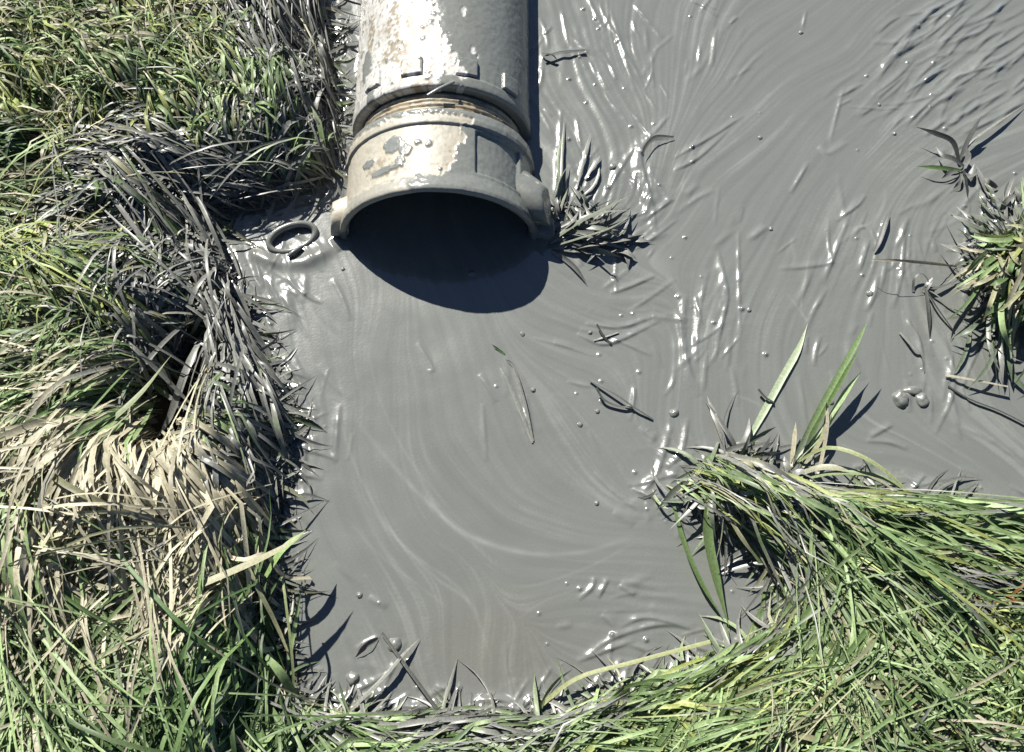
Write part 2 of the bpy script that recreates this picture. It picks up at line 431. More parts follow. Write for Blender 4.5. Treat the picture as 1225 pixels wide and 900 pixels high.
RID = [
    ([(848, 322), (840, 355), (834, 400), (833, 446)], 3, 4, 2), ([(859, 300), (866, 330), (870, 356), (862, 396), (854, 434)], 3.5, 5, 1.6),
    ([(820, 352), (816, 392), (823, 440), (838, 474)], 4, 3, 3), ([(884, 275), (884, 330), (886, 402)], 1.8, 2, 1.2), ([(886, 402), (862, 430)], 1.5, 2, 1),
    ([(803, 508), (795, 540), (783, 572), (768, 590)], 3.5, 4.5, 2), ([(823, 500), (816, 540), (797, 562)], 3, 4, 1.6),
    ([(806, 165), (778, 168), (767, 184), (769, 204), (777, 232), (781, 252)], 6, 6, 1.6), ([(801, 138), (786, 156), (774, 168)], 2.5, 3, 1.4),
    ([(781, 252), (760, 258), (738, 256)], 2, 2, 1.5), ([(785, 270), (760, 292), (742, 300)], 2, 2.5, 1.2), ([(812, 262), (775, 290), (755, 300)], 2, 3, 1.2),
    ([(890, 138), (850, 165), (806, 190)], 3, 2.5, 1.2), ([(872, 156), (835, 190), (806, 205)], 3, 2, 1.4), ([(806, 238), (770, 265)], 3, 2, 1.3),
    ([(757, 4), (772, 22), (792, 46)], 2.5, 3.5, 1.5), ([(742, 50), (755, 75), (768, 92)], 2.5, 3.5, 1.6), ([(720, 62), (733, 84), (738, 96)], 2, 3, 1.3),
    ([(826, 0), (842, 8), (858, 20)], 2.5, 4, 1.3), ([(835, 0), (846, 6), (856, 12)], 2, 3, 1.2), ([(838, 52), (836, 76)], 1.8, 2.5, 1.2),
    ([(690, 400), (728, 412), (790, 384)], 3, 2, 1.2), ([(700, 388), (742, 392), (786, 378)], 3, 1.6, 1.3), ([(730, 352), (758, 342), (784, 330)], 3, 2.4, 1.2),
    ([(600, 440), (618, 478), (632, 518)], 2, 2.2, 1.3), ([(612, 432), (627, 480), (638, 528)], 2, 2.6, 1),
    ([(700, 786), (738, 762), (790, 748), (830, 752)], 3, 4, 1.4), ([(738, 752), (768, 740), (800, 744), (832, 756)], 3, 5, 1.4), ([(690, 792), (760, 766)], 3, 3, 1.4),
    ([(692, 718), (708, 704), (712, 690)], 2.5, 4, 1.4), ([(716, 716), (728, 692)], 3, 4, 1.2), ([(740, 700), (760, 712)], 3, 1.5, 2),
    ([(426, 778), (440, 768), (456, 762)], 2, 3, 1.2), ([(404, 838), (440, 820), (470, 804)], 3, 3, 1.4), ([(455, 842), (500, 846), (540, 838)], 3, 4, 1.4),
    ([(520, 820), (545, 828), (552, 818)], 2.5, 4, 1.4), ([(560, 842), (590, 836), (612, 846), (640, 850)], 3, 4, 1.4), ([(486, 766), (470, 800), (455, 830)], 2.5, 3, 1.4),
    ([(575, 842), (600, 838), (632, 848)], 3, 4, 1.2), ([(640, 830), (652, 812), (660, 798)], 2, 3, 1.2),
    ([(300, 290), (308, 320), (316, 345)], 3, 4, 1.6), ([(318, 330), (330, 352), (338, 372)], 2.5, 4, 1.4), ([(290, 262), (306, 258), (322, 274)], 3, 4, 1.6),
    ([(282, 300), (292, 330), (312, 352)], 3, 4, 1.6), ([(346, 255), (380, 244), (402, 224)], 3, 4, 1.4), ([(345, 440), (360, 462), (372, 486)], 2.5, 3.5, 1.4),
    ([(350, 500), (368, 494), (380, 506)], 2.5, 3, 1.2), ([(330, 700), (345, 690), (372, 692)], 2, 3, 1.2),
    ([(1040, 286), (1034, 306), (1028, 326)], 3, 4, 1.4), ([(1082, 274), (1078, 330), (1068, 370)], 2.5, 3, 1.4), ([(1050, 330), (1046, 352), (1036, 374)], 3.5, 4, 1.8),
    ([(1080, 372), (1090, 392), (1100, 410), (1104, 440)], 3, 4, 1.4), ([(1076, 400), (1100, 425)], 2, 2, 1.2),
    ([(1128, 402), (1140, 440), (1138, 478), (1118, 522)], 2.5, 2.5, 1.3), ([(1036, 528), (1062, 530), (1086, 538)], 2.5, 2, 1.2), ([(1040, 524), (1068, 508)], 3, 1.8, 1.6),
    ([(1020, 250), (1000, 300), (985, 340)], 3, 1.6, 1.6), ([(968, 194), (946, 232)], 2.2, 2.2, 1.2), ([(1062, 250), (1050, 285), (1046, 300)], 2, 4, 1.2),
    ([(978, 176), (992, 183), (1012, 170)], 3, 1.5, 3), ([(1010, 104), (992, 172)], 2, 1.2, 1.5), ([(500, 410), (517, 440), (512, 445)], 2, .8, 1.5),
    ([(672, 130), (668, 200), (664, 236)], 2.5, 4, 1.2), ([(706, 170), (694, 215), (690, 240)], 2.5, 4, 1.4), ([(716, 190), (700, 226)], 2, 3, 1.2), ([(690, 140), (696, 180)], 2, 2.5, 1.2),
    ([(760, 175), (735, 215), (722, 240)], 3, 2.4, 1.4), ([(652, 66), (700, 60), (690, 70)], 2, 3, 1.2), ([(650, 130), (660, 140)], 2, 3, 1.2),
    ([(965, 12), (960, 36)], 1.6, 2.5, 1.2), ([(730, 10), (745, 60), (760, 110)], 2, 1.5, 2), ([(1150, 160), (1180, 148), (1225, 122)], 3, 3, 1.4),
    ([(1150, 300), (1158, 330), (1152, 372)], 3, 4, 2), ([(1160, 240), (1154, 300)], 2, 3, 1.2), ([(1190, 380), (1160, 440), (1150, 470)], 2, 2.5, 1.3),
    ([(388, 60), (400, 76), (420, 84)], 5, 4, 4), ([(384, 92), (404, 100), (416, 96)], 4, 4, 3), ([(405, 20), (420, 60)], 5, 3, 4),
    ([(340, 318), (372, 312), (398, 296)], 8, 4, 6), ([(300, 300), (320, 312), (345, 318)], 7, 4, 5), ([(398, 285), (408, 300)], 6, 3, 4),
    ([(870, 560), (885, 575)], 3, 4, 2), ([(912, 545), (920, 572)], 4, 4, 2), ([(1020, 560), (1046, 556)], 3, 3, 1.5),
]
for r in RID:
    ridge(r[0], r[1] * 1.25, r[2], r[3])
# nameless small folds lying along the flow
nf = 0
while nf < 360:
    i = rng.integers(0, NX); j = rng.integers(0, NY)
    if rng.random() > calm[j, i] ** 1.5 or MS[j, i] > 0.0: continue
    if not (-60 < MPX[j, i] < 1290 and -60 < MPY[j, i] < 960): continue
    L = rng.uniform(0.012, 0.065); p = np.array([MX[j, i], MY[j, i]]); th = math.atan2(VY[j, i], VX[j, i]) + rng.normal(0, 0.3)
    cv = rng.normal(0, 0.35); pts = []
    for k in range(8):
        pts.append(p.copy()); p = p + L / 7 * np.array([math.cos(th), math.sin(th)]); th += cv / 7
    w = rng.uniform(1.8, 4.5)
    ridge_w(np.array(pts), w, rng.uniform(0.25, 1.0) * rng.choice([1, 1, 1.7]), w * rng.uniform(0.3, 0.8)); nf += 1
# combed folds at the upper right
for k in range(72):
    px, py = 1060 + 170 * rng.random(), 0 + 150 * rng.random()
    L = rng.uniform(20, 75); th = math.radians(rng.normal(142, 4) + (px - 1150) * 0.05)
    cvv = rng.uniform(-8, 12)
    a = np.array([px, py]); d = np.array([math.cos(th), math.sin(th)]); nn = np.array([-d[1], d[0]])
    ridge([a - d * L / 2, a + nn * cvv * 0.5, a + d * L / 2], rng.uniform(3, 5.5), rng.uniform(0.8, 1.8), rng.uniform(1.1, 1.8))
ne = 0
while ne < 130:
    i = rng.integers(0, NX); j = rng.integers(0, NY)
    if not (-0.022 < MS[j, i] < 0.002) or not (-60 < MPX[j, i] < 1290 and -40 < MPY[j, i] < 940): continue
    k = int(np.argmin((BEDD[:, 0] - MPX[j, i]) ** 2 + (BEDD[:, 1] - MPY[j, i]) ** 2))
    th = -math.radians(BEDD[k, 2] + rng.normal(0, 35)); L = rng.uniform(0.02, 0.06); p = np.array([MX[j, i], MY[j, i]]); d = np.array([math.cos(th), math.sin(th)]); nn = np.array([-d[1], d[0]])
    ridge_w(np.array([p + d * L * t + nn * L * .15 * math.sin(3 * t) for t in np.linspace(-.5, .5, 10)]), rng.uniform(2, 4.5), rng.uniform(.8, 2.6), rng.uniform(.8, 1.5)); ne += 1
# beads: grit and seed tips just under the skin
def bead(x, y, r, h):
    i = int((x - mx[0]) / MD); j = int((y - my[0]) / MD); k = int(3 * r / MD) + 2
    i0, i1, j0, j1 = max(i - k, 0), min(i + k, NX), max(j - k, 0), min(j + k, NY)
    if i1 <= i0 or j1 <= j0: return
    MZ[j0:j1, i0:i1] += h * np.exp(-(((MX[j0:j1, i0:i1] - x) ** 2 + (MY[j0:j1, i0:i1] - y) ** 2) / r ** 2) ** 1.3)
nb = 0
while nb < 200:
    i = rng.integers(0, NX); j = rng.integers(0, NY)
    pr = 0.02 + 0.5 * calm[j, i] ** 2 + 0.5 * band[j, i]
    if rng.random() > pr: continue
    r = rng.uniform(0.0009, 0.0018) * rng.choice([1, 1, 1, 1.4]); bead(MX[j, i], MY[j, i], r, r * rng.uniform(0.6, 1.25)); nb += 1

# skin colour: thin pale scum drawn out along the flow, browner silt at the foot
fine = np.clip(LF, -2.5, 3)
swirl = sst(0.2, 2.2, LC + 0.6 * fine) * sst(0.40, 0.62, fbm(MX * 8, MY * 8, 3, 40))
shade = 1 + 0.018 * fine + 0.025 * np.clip(LC, -2, 2) + 0.20 * swirl
shade *= 0.95 + 0.10 * fbm(MX * 5, MY * 5, 3, 50)
silt = np.exp(-(((MPX - 590) / 100) ** 2 + ((MPY - 775) / 60) ** 2)) * 0.4
mcol = MUD[None, None, :] * shade[..., None]
mcol = mcol * (1 - silt[..., None] * np.array([-0.02, 0.10, 0.22]))
# named pale streaks
def streak(pts, w, k):
    pp = spline(P([p[0] for p in pts], [p[1] for p in pts])[:, :2], 30)
    m = 4 * w
    i0, i1 = np.searchsorted(mx, [pp[:, 0].min() - m, pp[:, 0].max() + m]); j0, j1 = np.searchsorted(my, [pp[:, 1].min() - m, pp[:, 1].max() + m])
    X = MX[j0:j1, i0:i1]; Y = MY[j0:j1, i0:i1]; d = np.full(X.shape, 1e9); ss = np.zeros(X.shape)
    for q in range(len(pp) - 1):
        a, c = pp[q], pp[q + 1]; e = c - a
        t = np.clip(((X - a[0]) * e[0] + (Y - a[1]) * e[1]) / (e @ e + 1e-12), 0, 1)
        dd = np.hypot(X - a[0] - t * e[0], Y - a[1] - t * e[1]); m_ = dd < d; d = np.where(m_, dd, d); ss = np.where(m_, (q + t) / (len(pp) - 1), ss)
    g = np.exp(-(d / w) ** 2) * np.sin(np.pi * np.clip(ss, 0, 1)) ** 0.5 * (0.5 + 0.7 * vn(X * 90, Y * 90, 8))
    mcol[j0:j1, i0:i1] *= 1 + k * g[..., None]
for pts, w, k in [
    ([(425, 500), (460, 545), (510, 600), (560, 640), (630, 662), (700, 660), (760, 640)], 0.0022, .30), ([(510, 590), (545, 632), (600, 655), (660, 662)], 0.005, .14),
    ([(430, 590), (470, 640), (520, 690), (560, 720), (580, 770)], 0.0016, .22), ([(415, 620), (450, 660), (500, 700), (540, 730)], 0.0012, .18),
    ([(400, 480), (430, 570), (480, 650), (545, 700), (575, 740)], 0.0014, .20), ([(350, 330), (365, 360), (385, 390), (410, 410)], 0.002, .25), ([(380, 350), (395, 380), (410, 395)], 0.003, .12),
    ([(505, 400), (520, 430), (515, 445), (500, 430)], 0.001, .18), ([(968, 300), (962, 340), (958, 370), (966, 386)], 0.0012, .3), ([(940, 350), (955, 370), (966, 386)], 0.001, .25),
    ([(978, 176), (985, 184), (1000, 182), (1013, 168)], 0.0022, .35), ([(998, 140), (992, 176)], 0.002, .22), ([(870, 470), (895, 478), (920, 490)], 0.0012, .2),
    ([(1060, 225), (1055, 250), (1040, 268), (1015, 276)], 0.002, .22), ([(945, 280), (950, 310), (946, 320)], 0.002, .22), ([(700, 580), (740, 610), (800, 620)], 0.002, .12),
    ([(840, 175), (900, 130), (960, 80)], 0.0018, .14), ([(740, 285), (800, 235), (860, 180)], 0.002, .14), ([(440, 420), (455, 480), (490, 550), (540, 610)], 0.0012, .16),
    ([(600, 700), (640, 700), (700, 680), (760, 650)], 0.0013, .15), ([(620, 740), (650, 720), (690, 705)], 0.001, .15), ([(560, 700), (572, 740), (588, 790)], 0.001, .15)]:
    streak(pts, w, k)

# beyond the fine part the sheet runs on, coarser
MZ *= np.clip(np.minimum(np.minimum(MX + 0.72, 0.72 - MX), np.minimum(MY + 0.08, 0.92 - MY)) / 0.03, 0, 1)
mud_co = np.stack([MX, MY, MZ], -1)
ex = np.geomspace(0.01, 2.2, 14)
ring_x = np.concatenate([-0.72 - ex[::-1], [-0.72], ])
def pad(A, mode):
    return A
# skirt: extend with stretched rows/cols
cx = np.concatenate([mx[0] - ex[::-1], mx, mx[-1] + ex]); cy = np.concatenate([my[0] - ex[::-1], my, my[-1] + ex])
K = len(ex)
FX, FY = np.meshgrid(cx, cy)
FZ = np.pad(MZ, K, mode='edge'); FC = np.stack([np.pad(mcol[..., c], K, mode='edge') for c in range(3)], -1)
sk = np.ones_like(FZ, bool); sk[K:-K, K:-K] = False
FZ[sk] = 0
FZ -= 0.06 * sst(0.010, 0.035, grid_sample(SDF, FX, FY)) * (np.abs(FX) < 0.98) * (np.abs(FY - .45) < .8)
mud = link("mud", raw_mesh("mud", np.stack([FX, FY, FZ], -1), grid_faces(len(cy), len(cx)), attrs={"col": FC.reshape(-1, 3)}), m_mud)
tag(mud, "smooth wet grey slurry spreading from the pipe mouth over the turf", kind="structure")

def mudz(x, y):
    i = np.clip(((np.asarray(x) - mx[0]) / MD).astype(int), 0, NX - 1); j = np.clip(((np.asarray(y) - my[0]) / MD).astype(int), 0, NY - 1)
    return MZ[j, i]

print("mud", round(time.time() - T0, 1))

# ------------------------------------------------------------------ blades
def blades_mesh(name, path, width, roll, col, wet, fold=0.25, tipw=0.0, prof=None):
    """path N,S,3; width N; roll N,S; col N,S,3; wet N,S -> one mesh"""
    N, S, _ = path.shape
    s = np.linspace(0, 1, S)
    if prof is None:
        prof = np.clip(np.minimum(0.55 + 1.6 * s, (1 - s) * 3.2 + tipw), 0.04, 1.0)
    tan = np.gradient(path, axis=1)
    tan /= np.linalg.norm(tan, axis=2, keepdims=True) + 1e-9
    side = np.cross(tan, np.array([0, 0, 1.0]))
    nrm = np.linalg.norm(side, axis=2, keepdims=True)
    side = np.where(nrm > 0.05, side / (nrm + 1e-9), np.array([1.0, 0, 0]))
    upv = np.cross(side, tan)
    cr, sr = np.cos(roll)[..., None], np.sin(roll)[..., None]
    sd_ = side * cr + upv * sr; un = upv * cr - side * sr
    hw = (width[:, None] * prof[None, :] * 0.5)[..., None]
    l = path - sd_ * hw + un * hw * fold; r = path + sd_ * hw + un * hw * fold
    co = np.stack([l, path, r], 2)                  # N,S,3,3
    base = (np.arange(N)[:, None, None] * S + np.arange(S - 1)[None, :, None]) * 3 + np.arange(2)[None, None, :]
    f = np.stack([base, base + 1, base + 4, base + 3], -1).reshape(-1, 4)
    c3 = np.repeat(col[:, :, None, :], 3, 2).reshape(-1, 3)
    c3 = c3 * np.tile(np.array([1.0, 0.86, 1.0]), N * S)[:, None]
    w3 = np.repeat(wet[:, :, None], 3, 2).reshape(-1)
    return raw_mesh(name, co.reshape(-1, 3), f, attrs={"col": c3, "wet": w3})

PAL = {'G': (0.115, 0.180, 0.066), 'B': (0.255, 0.345, 0.155), 'Y': (0.285, 0.325, 0.105), 'T': (0.43, 0.40, 0.285), 'M': tuple(COAT),
       'D': (0.06, 0.11, 0.036), 'R': (0.20, 0.095, 0.04), 'O': (0.27, 0.27, 0.155)}
BP = np.array([(b[0], b[1]) for b in BEDS], float)

def sample_bed(px, py, r):
    d2 = (BP[:, 0] - px) ** 2 + (BP[:, 1] - py) ** 2 + 60
    w = d2 ** -2.2; w /= w.sum()
    return BEDS[np.searchsorted(np.cumsum(w), r)] if r < 0.9999 else BEDS[0]

S = 9
GAPS = [(222, 460, 26, 60, .9), (195, 520, 26, 26, .8), (1120, 650, 130, 15, 1.0), (1150, 690, 30, 14, .5), (1080, 700, 22, 12, .5), (1010, 760, 20, 12, .5), (150, 300, 75, 14, .7), (310, 770, 40, 40, .6), (60, 255, 60, 12, .6), (1010, 690, 60, 10, .5), (30, 570, 30, 14, .6), (700, 880, 40, 14, .5)]
def make_turf(keep, n_clump, seed, label_name, n_shore):
    r = np.random.default_rng(seed)
    roots = []; ang = []; Ls = []; Ws = []; cols = []; muds = []; lifts = []; lay = []; curl = []
    made = 0
    while made < n_clump:
        px, py = r.uniform(-120, 1345), r.uniform(-110, 1000)
        c = P(px, py)
        if not keep(px, py): continue
        s_ = grid_sample(SDF, c[0], c[1])
        if s_ < 0.0: continue
        b = sample_bed(px, py, r.random())
        made += 1
        dens = sum(k_ * math.exp(-(((px - a_) / b_) ** 2 + ((py - c_) / d_) ** 2) ** 1.5) for (a_, c_, b_, d_, k_) in GAPS)
        if r.random() < dens: continue
        pal = b[6]; main = pal[r.integers(len(pal))]
        k = int(r.integers(12, 30)); stray = r.random() < (.05 if px > 990 and py > 670 else .13); sl = 1.0; sw = 1.0
        if stray: k = 4; sl = r.uniform(1.3, 1.9); sw = .55
        a0 = b[2] + r.normal(0, b[3] * 0.75) + (r.normal(0, 28) if stray else 0)
        lk = r.random() ** 1.3 if not stray else 1.15
        mudc = np.clip(b[7] + r.normal(0, 0.15), 0, 1)
        spread = r.uniform(5, 14) * PXM
        tone = r.uniform(0.75, 1.2)
        for q in range(k):
            p = c[:2] + r.normal(0, spread, 2)
            roots.append(p); ang.append(a0 + r.normal(0, b[3] * 0.35 + 5)); Ls.append(sl * b[4] * r.uniform(0.5, 1.35) * PXM)
            Ws.append(sw * b[5] * (.75 if main == 'M' else 1) * r.choice([.35, .5, .65, .95]) * r.uniform(0.8, 1.1) * PXM)
            m = main if r.random() < 0.6 else pal[r.integers(len(pal))]
            cl = np.array(PAL[m]) * tone * r.uniform(0.75, 1.25)
            cols.append(cl); muds.append(np.clip(mudc + r.normal(0, 0.12), 0, 1) if m != 'M' else 1.0)
            lifts.append(b[8] * r.uniform(0.15, 1.15)); lay.append(lk * 0.034 + r.random() * 0.012); curl.append(r.normal(0, 0.24))
    roots = np.array(roots); ang = np.radians(np.array(ang)); Ls = np.array(Ls); Ws = np.array(Ws); cols = np.array(cols); muds = np.array(muds)
    lifts = np.array(lifts); lay = np.array(lay); curl = np.array(curl)
    N = len(roots)
    s = np.linspace(0, 1, S)
    th = -ang[:, None] + curl[:, None] * s[None, :] * 1.2
    step = (Ls / (S - 1))[:, None]
    kink = (r.random(N) < 0.25)[:, None] * r.normal(0, 0.6, N)[:, None] * (s[None, :] > r.uniform(0.3, 0.8, N)[:, None])
    th = th + kink
    X = roots[:, :1] + np.cumsum(np.cos(th) * step, 1) - np.cos(th[:, :1]) * step
    Y = roots[:, 1:] + np.cumsum(np.sin(th) * step, 1) - np.sin(th[:, :1]) * step
    sd = grid_sample(SDF, X, Y)
    over = sd.min(1)
    ok = (sd[:, 0] > -0.001) & ((over > -0.005) | (r.random(N) < np.where(over > -0.012, 0.28, np.where(over > -0.025, 0.03, 0.0))))
    g = np.maximum(grid_sample(HG, X, Y), 0.0)
    g0 = g[:, :1]
    gs = g
    for _ in range(3):
        gs = np.concatenate([gs[:, :1], (gs[:, :-2] + gs[:, 1:-1] + gs[:, 2:]) / 3, gs[:, -1:]], 1)
    gs = np.maximum(gs, g)
    lift = lifts[:, None] * Ls[:, None]
    up = lift * (1.6 * s - 1.5 * s ** 2)[None, :] * 1.0
    stand = (lifts > 0.5)[:, None]
    up = np.where(stand, lift * (1.15 * s - 0.35 * s ** 2)[None, :], up)
    Z = gs + lay[:, None] * (0.35 + 0.65 * np.sin(np.pi * np.clip(s + 0.15, 0, 1)))[None, :] + up + 0.001
    PX_, PY_ = Q(np.stack([X, Y, np.zeros_like(X)], -1))
    hu = (PX_ - 228) * .41 - (PY_ - 462) * .91; hv = (PX_ - 228) * .91 + (PY_ - 462) * .41
    hole = ((hu / 68) ** 2 + (hv / 18) ** 2 < 1).any(1)
    ok &= ~hole | (r.random(N) < .06)
    ok &= ~(np.hypot(PX_ - 350, PY_ - 284) < 38).any(1)
    inmud = sst(0.004, -0.012, sd)
    Z = Z * (1 - inmud * np.where(r.random(N) < .15, 0.3, 0.97)[:, None])
    Z = np.maximum(Z, 0.0004)
    roll = r.normal(0, 0.38, N)[:, None] + r.normal(0, 0.55, N)[:, None] * s[None, :]
    edge_m = sst(0.030, 0.004, sd + (fbm(X * 60, Y * 60, 2, 77) - 0.5) * 0.05) * 0.9 + sst(0.012, 0.0, Z) * 0.25
    mz = np.clip(muds[:, None] * 0.9 + edge_m * (0.12 + 0.95 * muds[:, None]) + (fbm(X * 150, Y * 150, 2, 80) - 0.5) * 0.9 * (muds[:, None] > 0.06), 0, 1)
    mz = sst(0.35, 0.65, mz)
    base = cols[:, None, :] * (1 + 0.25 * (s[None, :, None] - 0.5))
    dry = sst(0.8, 1.0, s)[None, :, None] * (r.random(N) < 0.3)[:, None, None]
    base = base * (1 - dry) + np.array([0.30, 0.26, 0.14]) * dry
    col = base * (1 - mz[..., None]) + (COAT * r.uniform(0.82, 1.15, N)[:, None])[:, None, :] * mz[..., None]
    path = np.stack([X, Y, Z], -1)[ok]; W_ = (Ws * (1 + 0.05 * mz.mean(1)))[ok]; roll = roll[ok]; col = col[ok]; mz = mz[ok]
    ep = []; ew = []; er = []; ec = []; em = []
    while len(ep) < n_shore:
        k = r.integers(0, 41); t_ = r.random(); a_ = np.array(edge_px[k], float); b_ = np.array(edge_px[k + 1], float)
        if r.random() > np.hypot(*(b_ - a_)) / 150: continue
        q = a_ * (1 - t_) + b_ * t_
        if not (keep(*q) and -40 < q[0] < 1260 and -40 < q[1] < 930): continue
        d_ = b_ - a_; out = np.array([d_[1], -d_[0]]) / np.hypot(*d_)            # towards the slurry
        c0 = P(*q)[:2]; o_ = P(*(q + out * 10))[:2]
        if grid_sample(SDF, o_[0], o_[1]) > grid_sample(SDF, c0[0], c0[1]): out = -out
        a1 = math.atan2(out[1], out[0]) + r.normal(0, .75); L_ = r.uniform(22, 75) * (1.0 if r.random() < .8 else 1.4); cv = np.clip(r.normal(0, .8), -1.1, 1.1)
        if abs(q[0] - 800) < 50 and abs(q[1] - 590) < 50 and r.random() < .75: continue
        if np.hypot(q[0] - 350, q[1] - 284) < 85: continue
        p_ = q - out * r.uniform(8, 26); pts = []
        for z in range(5):
            pts.append(p_.copy()); p_ = p_ + L_ / 4 * np.array([math.cos(a1), math.sin(a1)]); a1 += cv / 3
        zz = np.interp(np.linspace(0, 1, S), [0, .4, .8, 1], np.array([1, .8, .25, .06]) * r.uniform(4, 20) * MM)
        sp_ = spline(P(np.array(pts)[:, 0], np.array(pts)[:, 1]), S); sp_[:, 2] = np.maximum(zz, mudz(sp_[:, 0], sp_[:, 1]) * (grid_sample(SDF, sp_[:, 0], sp_[:, 1]) < .01) + .0006)
        m_ = np.clip(r.choice([1, 1, .9, .3]) + .8 * sst(.5, 1, s) * r.random(), 0, 1) * np.ones(S)
        g_ = np.array(PAL['GBOG'[r.integers(4)]]) * r.uniform(.7, 1.1)
        ep.append(sp_); ew.append(r.uniform(2.2, 5) * PXM); er.append(r.normal(0, .4) + r.normal(0, .5) * s); em.append(m_)
        ec.append(g_ * (1 - m_[:, None]) + COAT * r.uniform(.75, 1.0) * m_[:, None])
    path = np.concatenate([path, ep]); W_ = np.concatenate([W_, ew]); roll = np.concatenate([roll, er]); col = np.concatenate([col, ec]); mz = np.concatenate([mz, em])
    wmul = 1 + 0.05 * mz.mean(1)
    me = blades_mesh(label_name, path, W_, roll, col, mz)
    print(label_name, ok.sum())
    return me

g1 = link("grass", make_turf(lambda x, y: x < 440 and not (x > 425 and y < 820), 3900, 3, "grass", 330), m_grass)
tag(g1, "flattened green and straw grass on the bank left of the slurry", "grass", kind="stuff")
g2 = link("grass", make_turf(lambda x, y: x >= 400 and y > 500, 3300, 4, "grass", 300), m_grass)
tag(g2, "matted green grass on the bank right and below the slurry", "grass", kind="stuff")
print("turf", round(time.time() - T0, 1))

# -------- single blades and small tufts, each a thing
def one_blade(pts, w_px, z_mm, col, wet=0.0, S=16, roll=0.3, twist=0.3, tipw=0.0, z_end=None, mudend=0.0, flat=False):
    """pts: photo spots; z_mm: heights above the slurry along the blade"""
    q = np.array(pts, float)
    zz = np.interp(np.linspace(0, 1, len(q)), np.linspace(0, 1, len(z_mm)), z_mm) * MM
    w = np.array([P(a, b, z) for (a, b), z in zip(q, zz)])
    pth = spline(w, S)
    pth[:, 2] = np.maximum(pth[:, 2], mudz(pth[:, 0], pth[:, 1]) + 0.0008)
    s = np.linspace(0, 1, S)
    c = np.array(PAL[col] if isinstance(col, str) else col)
    m = np.clip(wet + mudend * sst(0.35, 0.0, s), 0, 1)
    cc = c[None, :] * (1 - m[:, None]) + COAT[None, :] * m[:, None]
    prof = np.full(S, 0.8) if flat else None
    return pth, w_px * PXM, roll + twist * s, cc, m, prof

def blade_mesh(name, specs):
    pa, wi, ro, co, we, pr = zip(*specs)
    return blades_mesh(name, np.array(pa), np.array(wi), np.array(ro), np.array(co), np.array(we), prof=pr[0])

def blade_thing(label, pts, w, z, col, group=None, name=None, cat=None, **k):
    thin = bool(k.get('flat')); name = name or ('grass_stalk' if thin else 'grass_leaf'); cat = cat or ('grass stalk' if thin else 'grass leaf')
    sp = one_blade(pts, w, z, col, **k)
    base = sp[0][0].copy()
    sp[0][:] -= base
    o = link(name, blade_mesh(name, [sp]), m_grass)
    o.location = base
    return tag(o, label, cat, group)

def tuft_thing(label, base_px, specs, cat="grass tuft", name="grass_tuft", group=None):
    base = P(*base_px)
    e = empty(name, base); tag(e, label, cat, group)
    for sp in specs:
        sp[0][:] -= base
        link("blade", blade_mesh("blade", [sp]), m_grass, e)
    return e

BG = "single blades lying in the slurry"
DK = (0.05, 0.055, 0.05)
blade_thing("broad pale green blade lying alone on the slurry, tip pointing up right", [(892, 532), (912, 496), (936, 452), (955, 418), (966, 388)], 8, [1, 1.5, 2, 1.5, 1], (0.33, 0.40, 0.25), BG, roll=0.05, twist=0.1, wet=0.15)
blade_thing("thin dark stem forking across the slurry right of the middle", [(705, 455), (736, 472), (756, 486), (781, 502)], 3.5, [2, 6, 5, 1], DK, BG, wet=.3, flat=True)
blade_thing("short dark bowed stem looping under the thin forked stem", [(713, 464), (722, 478), (738, 486), (757, 488)], 4, [8, 5, 3, 4], DK, BG, wet=.2, flat=True)
blade_thing("long thin dark stem rising diagonally out of the bottom edge slurry", [(572, 905), (534, 862), (494, 808), (457, 757)], 5, [4, 9, 12, 4], DK, BG, wet=.45, flat=True)
blade_thing("wide slurry coated blade bowing over the bottom left corner of the pool", [(398, 872), (436, 834), (462, 808), (484, 782), (502, 764)], 5, [3, 10, 11, 8, 2], 'M', BG, wet=1, roll=0.5)
blade_thing("short bent muddy blade beside the bottom left pebbles", [(452, 764), (438, 772), (424, 788)], 6, [2, 7, 1], 'M', BG, wet=1, roll=.6)
blade_thing("small green blade tip poking from the slurry below the pipe mouth", [(604, 424), (596, 418), (588, 412)], 2.6, [1, 2, 4], 'D', BG, roll=.4)
tuft_thing("two thin muddy blades meeting in a narrow V below the pipe mouth", (637, 530), [one_blade([(637, 530), (618, 480), (596, 430)], 4, [1, 3, 2], 'M', wet=.9, roll=.4),
           one_blade([(638, 528), (627, 478), (614, 438), (604, 430)], 4, [1, 5, 5, 2], 'M', wet=.8, roll=.6)], "grass leaf", "grass_leaf")
tuft_thing("tiny dark stem crossed by a muddy thread right of the middle", (731, 412), [one_blade([(732, 413), (722, 402), (714, 388)], 3, [1, 4, 6], DK, flat=True), one_blade([(710, 408), (728, 402), (740, 398)], 3, [1, 2, 1], 'M', wet=1, flat=True)], "stem", "stem_cross")
blade_thing("stubby dark stem crossing the broad pale green blade", [(907, 466), (916, 476), (926, 482)], 4, [6, 5, 3], DK, BG, flat=True)
blade_thing("pale straw stem lying flat below the right edge tuft", [(1131, 449), (1165, 455), (1206, 463)], 4, [4, 9, 10], (0.3, 0.28, 0.2), BG, wet=.3, flat=True)
blade_thing("thin black strip standing in for a cast shadow, running to the right edge below the straw stem", [(1134, 462), (1160, 478), (1196, 492), (1228, 508)], 3.5, [2, 3, 3, 3], DK, BG, flat=True)  # dark strip modelled in place of the straw stem's cast shadow, no real stalk
blade_thing("narrow muddy blade hanging left of the right edge tuft", [(1176, 338), (1160, 366), (1142, 392), (1137, 408)], 8, [18, 14, 7, 2], 'M', BG, wet=.8, roll=.6)
